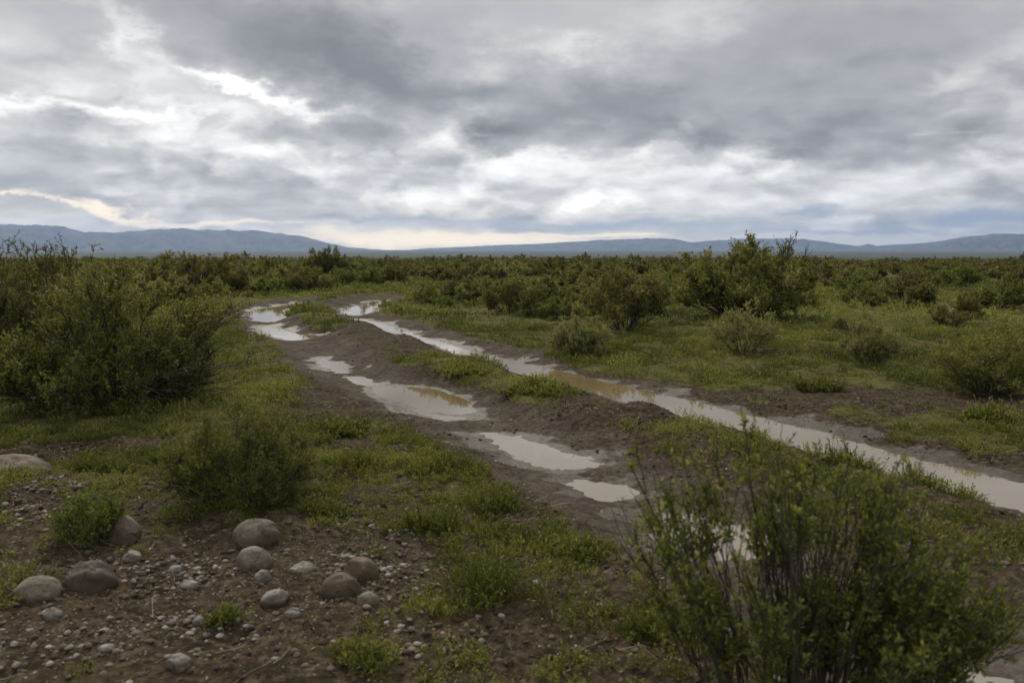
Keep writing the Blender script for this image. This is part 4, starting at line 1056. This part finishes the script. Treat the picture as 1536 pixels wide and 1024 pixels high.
def grass():
    rs = np.random.RandomState(8)
    def tshift(x, y): return 0.8 * (fbm(x * 0.55, y * 0.55, 61, 3) - 0.5) + 0.55 * (fbm(x * 0.1, y * 0.1, 63, 2) - 0.5) + 0.5 * (vnoise(x * 3.3, y * 3.3, 65) - 0.5)
    near = [blades(rs, 34, 0.060, 0.0034, 0.055, 0.8) for _ in range(6)] 
    herb = []
    for _ in range(6):
        v, q, t = sprig_tuft(rs, 16, 0.075, 0.06, 0.016, 0.0055, 8); herb.append((v, q, None, t))
    x, y = cells(rs, 2.0, 7.5, 420)
    f = fields(x, y); p = f['grass'] * (0.14 + 1.2 * sstep(0.40, 0.62, fbm(x * 3.6, y * 3.6, 71, 3))) * (f['psd'] > 0.06)
    p = np.maximum(p, 0.34 * sstep(0.42, 0.64, fbm(x * 1.6, y * 1.6, 74, 2)) * (f['mud'] < 0.3) * (f['psd'] > 0.2))
    k = rs.random(len(x)) < p
    hb = rs.random(len(x)) < 0.74
    for nm, pr, sel, lab in (('grass', near, k & ~hb, 'short green grass in the foreground turf'), ('ground_cover', herb, k & hb, 'low leafy herbs in the foreground turf')):
        o = link(nm, scatter(nm, pr, x[sel], y[sel], f['z'][sel], rs.uniform(0.5, 1.1, sel.sum()) * (0.55 + 0.95 * fbm(x[sel] * 3.0, y[sel] * 3.0, 75, 3)), rs, [GRASS], tshift(x[sel], y[sel])))
        tag(o, lab, 'grass' if nm == 'grass' else 'herbs', kind='stuff')
    mid = [blades(rs, 20, 0.085, 0.0075, 0.085, 0.8) for _ in range(5)]
    for _ in range(5):
        v, q, t = sprig_tuft(rs, 9, 0.095, 0.09, 0.026, 0.010, 6); mid.append((v, q, None, t))
    x, y = cells(rs, 7.5, 18, 120)
    f = fields(x, y); p = f['grass'] * (0.2 + 1.15 * sstep(0.38, 0.62, fbm(x * 2.1, y * 2.1, 72, 3))) * (f['psd'] > 0.1)
    k = rs.random(len(x)) < p
    o = link('grass', scatter('grass', mid, x[k], y[k], f['z'][k], rs.uniform(0.5, 1.1, k.sum()) * (0.35 + 1.4 * fbm(x[k] * 1.9, y[k] * 1.9, 75, 3)), rs, [GRASS], tshift(x[k], y[k])))
    tag(o, 'green turf on both sides of the track', 'grass', kind='stuff')
    far = [blades(rs, 12, 0.13, 0.018, 0.16, 0.8) for _ in range(5)]
    for _ in range(4):
        v, q, t = sprig_tuft(rs, 6, 0.13, 0.17, 0.06, 0.024, 5); far.append((v, q, None, t))
    x, y = cells(rs, 18, 48, 21)
    f = fields(x, y); p = f['grass'] * (0.35 + 0.9 * sstep(0.35, 0.65, fbm(x * 0.9, y * 0.9, 73, 3))) * (f['psd'] > 0.2)
    k = rs.random(len(x)) < p
    o = link('grass', scatter('grass', far, x[k], y[k], f['z'][k], rs.uniform(0.5, 1.1, k.sum()) * (0.35 + 1.4 * fbm(x[k] * 0.9, y[k] * 0.9, 75, 3)), rs, [GRASS], tshift(x[k], y[k])))
    tag(o, 'green turf beyond the bend and between the far shrubs', 'grass', kind='stuff')
grass()

# single tussocks that stand out (photo px of the foot, width px, height px)
def tussocks():
    T = [
        (735, 925, 225, 85, 'widest spiky grass tussock in the centre foreground', 0), (560, 1010, 120, 60, 'grass tussock at the bottom edge below the brown stones', 0), (645, 812, 110, 50, 'spiky grass tuft uphill of the widest tussock', 0),
        (675, 720, 120, 34, 'low wide grass tuft at the edge of the wet rut', 1), (530, 712, 76, 38, 'rounded feathery tuft left of the wet rut', 1), (730, 770, 100, 36, 'dry-edged grass tuft above the widest tussock', 1),
        (340, 950, 70, 44, 'small bright tuft among the white pebbles', 0), (1225, 590, 62, 22, 'low tuft on the bare earth right of the water', 1), (1490, 645, 100, 26, 'pale tuft on the bare earth at the right edge', 1),
        (880, 845, 110, 40, 'sparse tuft left of the foreground bush', 0), (480, 780, 90, 40, 'grass tuft right of the rounded shrub', 0), (1400, 748, 130, 44, 'grassy clump overhanging the water-filled rut', 0), (1265, 712, 120, 40, 'thin grassy clump above the foreground bush, by the water', 0),
        (690, 572, 90, 13, 'green tuft on the ridge between the two ruts', 1), (810, 604, 110, 13, 'green tuft on the ridge beside the long water', 1), (150, 715, 80, 32, 'soft tuft above the small green shrub', 1), (520, 655, 70, 24, 'tuft on the earth bank left of the middle puddles', 1),
        (985, 965, 110, 50, 'dark tuft at the foot of the foreground bush', 0), (470, 478, 110, 14, 'pale grassy crown of the middle ridge at the bend', 1),
    ]
    for i, (px, py, w, h, lab, kind) in enumerate(T):
        rs = np.random.RandomState(500 + i)
        x, y = gp(px, py - h * 0.25)
        mw, mh = w / FPX * y, h / FPX * y * 1.15
        n = int(np.clip(mw * 900, 120, 420))
        if y > 12: n = 260
        lw = 0.0035 if y < 7 else 0.008
        VS, QS, RS, TS, off = [], [], [], [], 0
        def put(v, q, tr, t, dx, dy, tint):
            nonlocal off
            v = v + np.array([dx, dy, 0.0]); VS.append(v); QS.append(q + off)
            if tr is not None: RS.append(tr + off)
            TS.append(t + tint); off += len(v)
        parts = int(np.clip(7 + mw * 14, 7, 16))
        for c in range(parts):                      # a straggling patch of several clumps, tallest near the middle
            a = rs.random() * 6.283; rr = rs.random() ** 0.6
            dx, dy = 0.46 * mw * rr * cos(a), 0.46 * mw * rr * sin(a) * (0.55 if y < 9 else 0.9)
            hs = mh * (1.0 - 0.55 * rr) * rs.uniform(0.6, 1.15); cr = mw * rs.uniform(0.07, 0.17)
            sh = rs.uniform(-0.16, 0.12)
            if kind == 0:
                put(*blades(rs, max(n // parts, 14), hs * 1.05, lw, cr, 0.9, 0, 0.8), dx, dy, sh)
                v2, q2, t2 = sprig_tuft(rs, max(n // parts // 2, 8), hs * 0.9, cr * 1.3, 0.018, 0.0058, 10); put(v2, q2, None, t2, dx, dy, sh)
            else:
                put(*blades(rs, max(n // parts // 2, 8), hs * 0.9, lw, cr, 0.7, 0, 0.5), dx, dy, sh)
                v2, q2, t2 = sprig_tuft(rs, max(n // parts, 10), hs * 1.0, cr * 1.3, 0.015 if y < 7 else 0.03, 0.0046 if y < 7 else 0.011, 10); put(v2, q2, None, t2, dx, dy, sh)
        v, t = np.vstack(VS), np.concatenate(TS)
        V = v
        # follow the ground under the tuft
        f = fields(V[:, 0] + x, V[:, 1] + y); z0 = height(x, y)
        V[:, 2] += np.clip(f['z'] - z0, -0.06, 0.06)
        o = link('grass_tuft', mesh_np('grass_tuft', V, np.vstack(QS), np.vstack(RS), mats=[GRASS], attrs={'tint': t}), None, (x, y, z0))
        tag(o, lab, 'grass tuft')
tussocks()

# ---------------------------------------------------------------- stones
def stone_material(name, a, b, c, dirt=0.5):
    m, g = material(name)
    rnd = g.node('ShaderNodeObjectInfo').outputs['Random']
    co = g.vm('ADD', g.node('ShaderNodeTexCoord').outputs['Object'], g.vec(g.mul(rnd, 7.0), g.mul(rnd, 3.0), 0.0))
    n = g.noise(co, 10.0, 7, 0.65); sp = g.noise(co, 85, 3, 0.7); w = g.noise(g.vm('MULTIPLY', co, (1, 1, 2.5)), 6, 5, 0.6, 0.8)
    pit = g.rng(g.voronoi(co, 120.0), 0.0, 0.35)
    ve = g.node('ShaderNodeTexVoronoi', feature='DISTANCE_TO_EDGE')
    g.put(ve.inputs['Vector'], g.vm('ADD', co, g.vscale(g.noise(co, 14, 3, 0.6, color=True), 0.10))); g.put(ve.inputs['Scale'], 7.0)
    crack = g.mul(g.rng(ve.outputs['Distance'], 0.028, 0.004), g.rng(w, 0.48, 0.6))
    col = g.ramp(g.mix(0.4, n, sp), [(0.34, a), (0.5, b), (0.66, c)])
    col = g.mix(g.rng(w, 0.46, 0.60, 0, 0.75), col, g.mix(0.5, a, (0.085, 0.060, 0.034)))                  # rusty stain
    col = g.mix(g.mul(g.rng(g.voronoi(co, 26.0), 0.22, 0.10), g.rng(n, 0.5, 0.62)), col, g.mix(0.5, c, (0.17, 0.17, 0.13)))   # lichen spots
    col = g.mix(g.mul(crack, 0.8), col, (0.022, 0.017, 0.012))
    gz = g.sep(g.node('ShaderNodeTexCoord').outputs['Generated'])[2]
    foot = g.rng(g.add(gz, g.mul(g.sub(n, 0.5), 0.6)), 0.78, 0.52)     # mud splashed round the foot of the stone
    col = g.mix(g.mul(foot, dirt), col, (0.070, 0.050, 0.029))
    h = g.add(g.add(g.mul(n, 0.8), g.mul(sp, 0.35)), g.add(g.mul(pit, 0.25), g.mul(crack, -0.9)))
    g.out(g.principled(col, g.rng(n, 0.3, 0.7, 0.85, 0.6), g.bump(h, 0.8, 0.007), **{'Specular IOR Level': 0.25}))
    return m
STONE_GREY = stone_material('grey_stone', (0.070, 0.056, 0.041), (0.130, 0.106, 0.081), (0.22, 0.186, 0.148))
STONE_DARK = stone_material('dark_stone', (0.030, 0.025, 0.021), (0.055, 0.046, 0.037), (0.09, 0.077, 0.062))
STONE_BROWN = stone_material('brown_stone', (0.044, 0.031, 0.018), (0.078, 0.056, 0.034), (0.125, 0.094, 0.06))
STONE_PALE = stone_material('pale_stone', (0.10, 0.088, 0.073), (0.165, 0.147, 0.126), (0.25, 0.23, 0.20), 0.6)

def sphere_dirs(n_lat, n_lon):
    th = np.linspace(0, pi, n_lat + 1); ph = np.arange(n_lon) * 2 * pi / n_lon
    TH, PH = np.meshgrid(th, ph, indexing='ij')
    d = np.stack([np.sin(TH) * np.cos(PH), np.sin(TH) * np.sin(PH), np.cos(TH)], -1)
    idx = np.arange((n_lat + 1) * n_lon).reshape(n_lat + 1, n_lon)
    q = np.stack([idx[:-1], idx[1:], np.roll(idx, -1, 1)[1:], np.roll(idx, -1, 1)[:-1]], -1).reshape(-1, 4)
    return d.reshape(-1, 3), q

def stone_verts(seed, a, b, c, d, rough=0.10, flat=0.0, facets=0):
    rs = np.random.RandomState(seed)
    r = 1 + rough * 2 * (fbm(d[:, 0] * 1.6 + seed, d[:, 1] * 1.6 + d[:, 2] * 1.9, seed, 3) - 0.5) + rough * 0.35 * (fbm(d[:, 0] * 6 + d[:, 2] * 5, d[:, 1] * 6, seed + 9, 3) - 0.5)
    p = d * r[:, None]
    for _ in range(facets):
        n = unit(rs.normal(0, 1, 3)); h = rs.uniform(0.68, 0.9)
        over = np.maximum(p @ n - h, 0); p = p - over[:, None] * n * 0.85
    p = np.sign(p) * np.abs(p) ** (1 - flat)
    return p * np.array([a, b, c])

SD = sphere_dirs(28, 40)
def stones():
    L = [  # foot px, width, height, material, rotation, roughness, facets, label
        (385, 823, 74, 40, STONE_GREY, 0.1, 0.10, 0, 'smooth oval grey stone below the rounded shrub, the upper of two'),
        (381, 864, 64, 40, STONE_GREY, 0.5, 0.08, 0, 'domed grey stone just below the smooth oval one'),
        (187, 824, 50, 48, STONE_GREY, 0.2, 0.10, 0, 'upright round grey-brown stone beside the small green shrub'),
        (199, 852, 50, 32, STONE_PALE, 0.9, 0.20, 5, 'cracked pale stone below the upright round one'),
        (136, 896, 84, 48, STONE_DARK, 0.3, 0.14, 1, 'large dark stone lying next to the flat grey one'),
        (58, 910, 76, 36, STONE_GREY, 0.15, 0.10, 1, 'flat grey stone left of the large dark one'),
        (543, 880, 62, 40, STONE_BROWN, 2.6, 0.12, 1, 'brown stone behind its twin at the edge of the pebbles'),
        (511, 908, 64, 46, STONE_BROWN, 0.2, 0.10, 0, 'brown stone in front, with a hollow at its foot'),
        (553, 920, 38, 28, STONE_GREY, 0.1, 0.08, 0, 'small round grey stone against the two brown ones'),
        (22, 732, 120, 44, STONE_BROWN, -0.2, 0.16, 1, 'broad tan boulder half buried at the left edge'),
        (268, 1018, 54, 36, STONE_PALE, 0.4, 0.16, 3, 'pale blurred stone at the bottom edge'),
        (412, 916, 50, 34, STONE_PALE, 0.2, 0.2, 5, 'whitish split stone among the pebbles'),
        (394, 884, 40, 26, STONE_PALE, 0.7, 0.2, 4, 'white lumpy stone right under the domed grey one'),
        (455, 868, 56, 24, STONE_PALE, -0.4, 0.22, 4, 'long whitish stone right of the domed grey one'),
        (78, 935, 40, 22, STONE_PALE, 0.4, 0.18, 4, 'pale chip of stone below the flat grey one'),
        (160, 985, 30, 16, STONE_PALE, 0.2, 0.18, 4, 'small white stone in the dark soil near the bottom left'),
        (438, 935, 34, 20, STONE_PALE, 0.2, 0.18, 4, 'pale stone just below the whitish split one'),
        (262, 862, 30, 16, STONE_PALE, 0.3, 0.18, 4, 'little white stone between the cracked stone and the pebbles'),
        (285, 885, 36, 16, STONE_PALE, -0.2, 0.18, 4, 'long white pebble in the middle of the stony patch'),
        (300, 945, 34, 18, STONE_PALE, 0.6, 0.18, 4, 'white stone beside the small bright tuft'),
    ]
    d, q = SD
    for i, (px, py, w, h, mt, rot, rough, fac, lab) in enumerate(L):
        x, y = gp(px, py - h * 0.35)
        mw, mh = w / FPX * y * (0.92 if mt is not STONE_PALE else 0.84), h / FPX * y
        v = stone_verts(40 + i, mw * 0.53, mw * 0.43, mh * (0.72 if mt is not STONE_PALE else 0.62), d, rough, 0.06 if fac == 0 else 0.0, fac)
        ca, sa = cos(rot), sin(rot)
        v = np.stack([v[:, 0] * ca - v[:, 1] * sa * 0.5, v[:, 0] * sa * 0.3 + v[:, 1] * ca, v[:, 2]], -1)
        o = link('stone', mesh_np('stone', v, q, mats=[mt], smooth=True), None, (x, y, height(x, y) + mh * 0.02))
        tag(o, lab, 'stone')
stones()

def pebbles_and_clods():
    rs = np.random.RandomState(77)
    d, q = sphere_dirs(6, 9)
    protos = [(stone_verts(900 + k, 1, rs.uniform(.65, .95), rs.uniform(.4, .65), d, 0.22, 0, 4), q, None, np.full(len(d), 0.5)) for k in range(10)]
    def mat(name, cols, rough=0.8):
        m, g = material(name)
        co = g.node('ShaderNodeTexCoord').outputs['Object']
        n = g.noise(co, 40, 4, 0.6)
        c = g.ramp(g.add(g.attr('tint'), g.mul(g.sub(n, 0.5), 0.5)), cols)
        g.out(g.principled(c, rough, g.bump(n, 0.5, 0.004), **{'Specular IOR Level': 0.25}))
        return m
    PEB = mat('pebble', [(0.1, (0.045, 0.033, 0.022)), (0.4, (0.095, 0.073, 0.05)), (0.65, (0.155, 0.13, 0.105)), (0.9, (0.25, 0.225, 0.195))])
    x, y = cells(rs, 2.6, 8, 3600)
    f = fields(x, y)
    p = (0.95 * f['gravel'] ** 1.5 * sstep(0.3, 0.62, fbm(x * 2.4, y * 2.4, 83, 3)) + 0.006 * (1 - f['grass'])) * (f['psd'] > 0.15)
    k = rs.random(len(x)) < p
    x, y, z = x[k], y[k], f['z'][k]
    s = 0.0035 + 0.018 * rs.random(len(x)) ** 2.6
    o = link('gravel', scatter('gravel', protos, x, y, z + s * 0.15, s, rs, [PEB], (rs.random(len(x)) - 0.5) * 0.9))
    tag(o, 'pale and tan pebbles strewn over the dark soil in the left foreground', 'gravel', kind='stuff')
    CLOD = mat('clod', [(0.1, (0.022, 0.014, 0.009)), (0.5, (0.052, 0.035, 0.022)), (0.9, (0.12, 0.09, 0.065))], 0.95)
    x, y = cells(rs, 2.6, 9, 420); x2, y2 = cells(rs, 9, 26, 22)
    x, y = np.concatenate([x, x2]), np.concatenate([y, y2])
    f = fields(x, y)
    p = (1 - f['grass']) * (f['psd'] > 0.05) * (1 - 0.75 * f['mud']) * sstep(0.35, 0.6, fbm(x * 1.9, y * 1.9, 81, 3)) * np.where(y < 9, 0.75, np.where(np.minimum(f['dm'], 3) < 2.2, 0.9, 0.1))
    k = rs.random(len(x)) < p
    x, y, z = x[k], y[k], f['z'][k]
    s = (0.004 + 0.020 * rs.random(len(x)) ** 3) * np.where(y > 9, 1.6, 1.0)
    o = link('soil_crumbs', scatter('soil_crumbs', protos, x, y, z + s * 0.1, s, rs, [CLOD], (rs.random(len(x)) - 0.5) * 0.7))
    tag(o, 'dark crumbs and clods of earth along the ruts and on bare soil', 'soil crumbs', kind='stuff')
    # dead twigs and stalks lying about
    n = 2600
    x, y = cells(rs, 2.8, 9, 40); f = fields(x, y)
    k = (rs.random(len(x)) < 0.6) & (f['psd'] > 0.1) & (f['mud'] < 0.6)
    x, y, z = x[k], y[k], f['z'][k]
    a = rs.random(len(x)) * 6.283
    P = curves(rs, np.stack([x, y, z + 0.006], -1), np.stack([np.cos(a), np.sin(a), rs.normal(0.05, 0.1, len(x))], -1), rs.uniform(0.04, 0.20, len(x)), 5, 0.0, 0.12)
    P[..., 2] = np.maximum(P[..., 2], fields(P[..., 0], P[..., 1])['z'] + 0.002)
    v, qq = tubes(P, 0.0016 * rs.uniform(0.6, 1.6, (len(x), 1)) * np.ones((1, 5)), 3)
    TW = mat('dead_stalk', [(0.2, (0.06, 0.042, 0.027)), (0.6, (0.13, 0.10, 0.07)), (0.9, (0.24, 0.20, 0.14))])
    o = link('litter', mesh_np('litter', v, qq, mats=[TW], attrs={'tint': np.repeat(rs.random(len(x)), 15)}))
    tag(o, 'dry stalks and twigs lying on the foreground soil', 'plant litter', kind='stuff')
pebbles_and_clods()

def leaf_litter():
    """dead leaves and flakes of bark, brown and straw, flat on the soil"""
    rs = np.random.RandomState(31)
    m, g = material('dead_leaf')
    g.out(g.principled(g.ramp(g.attr('tint'), [(0.0, (0.030, 0.019, 0.011)), (0.45, (0.070, 0.048, 0.027)), (0.75, (0.15, 0.108, 0.058)), (1.0, (0.27, 0.22, 0.14))]), 0.85, None, **{'Specular IOR Level': 0.2}))
    x, y = cells(rs, 2.6, 8.5, 1500); f = fields(x, y)
    p = (f['psd'] > 0.12) * (1 - 0.8 * f['mud']) * (0.15 + 0.85 * sstep(0.4, 0.62, fbm(x * 1.5, y * 1.5, 85, 3)))
    k = rs.random(len(x)) < p
    x, y, z = x[k], y[k], f['z'][k]; n = len(x)
    a = rs.random(n) * 6.283; L = 0.006 + 0.024 * rs.random(n) ** 2; w = L * rs.uniform(0.25, 0.6, n)
    d = np.stack([np.cos(a), np.sin(a), rs.normal(0.1, 0.25, n)], -1); s = np.stack([-np.sin(a), np.cos(a), rs.normal(0, 0.3, n)], -1)
    b = np.stack([x, y, z + 0.004], -1)
    mid = b + d * (L * .5)[:, None]; mid[:, 2] += L * 0.15
    V = np.stack([b, mid + s * (w * .5)[:, None], b + d * L[:, None], mid - s * (w * .5)[:, None]], 1).reshape(-1, 3)
    o = link('leaf_litter', mesh_np('leaf_litter', V, np.arange(n * 4).reshape(n, 4), mats=[m], attrs={'tint': np.repeat(rs.random(n), 4)}))
    tag(o, 'brown and straw-coloured dead leaves flat on the foreground soil', 'leaf litter', kind='stuff')
leaf_litter()
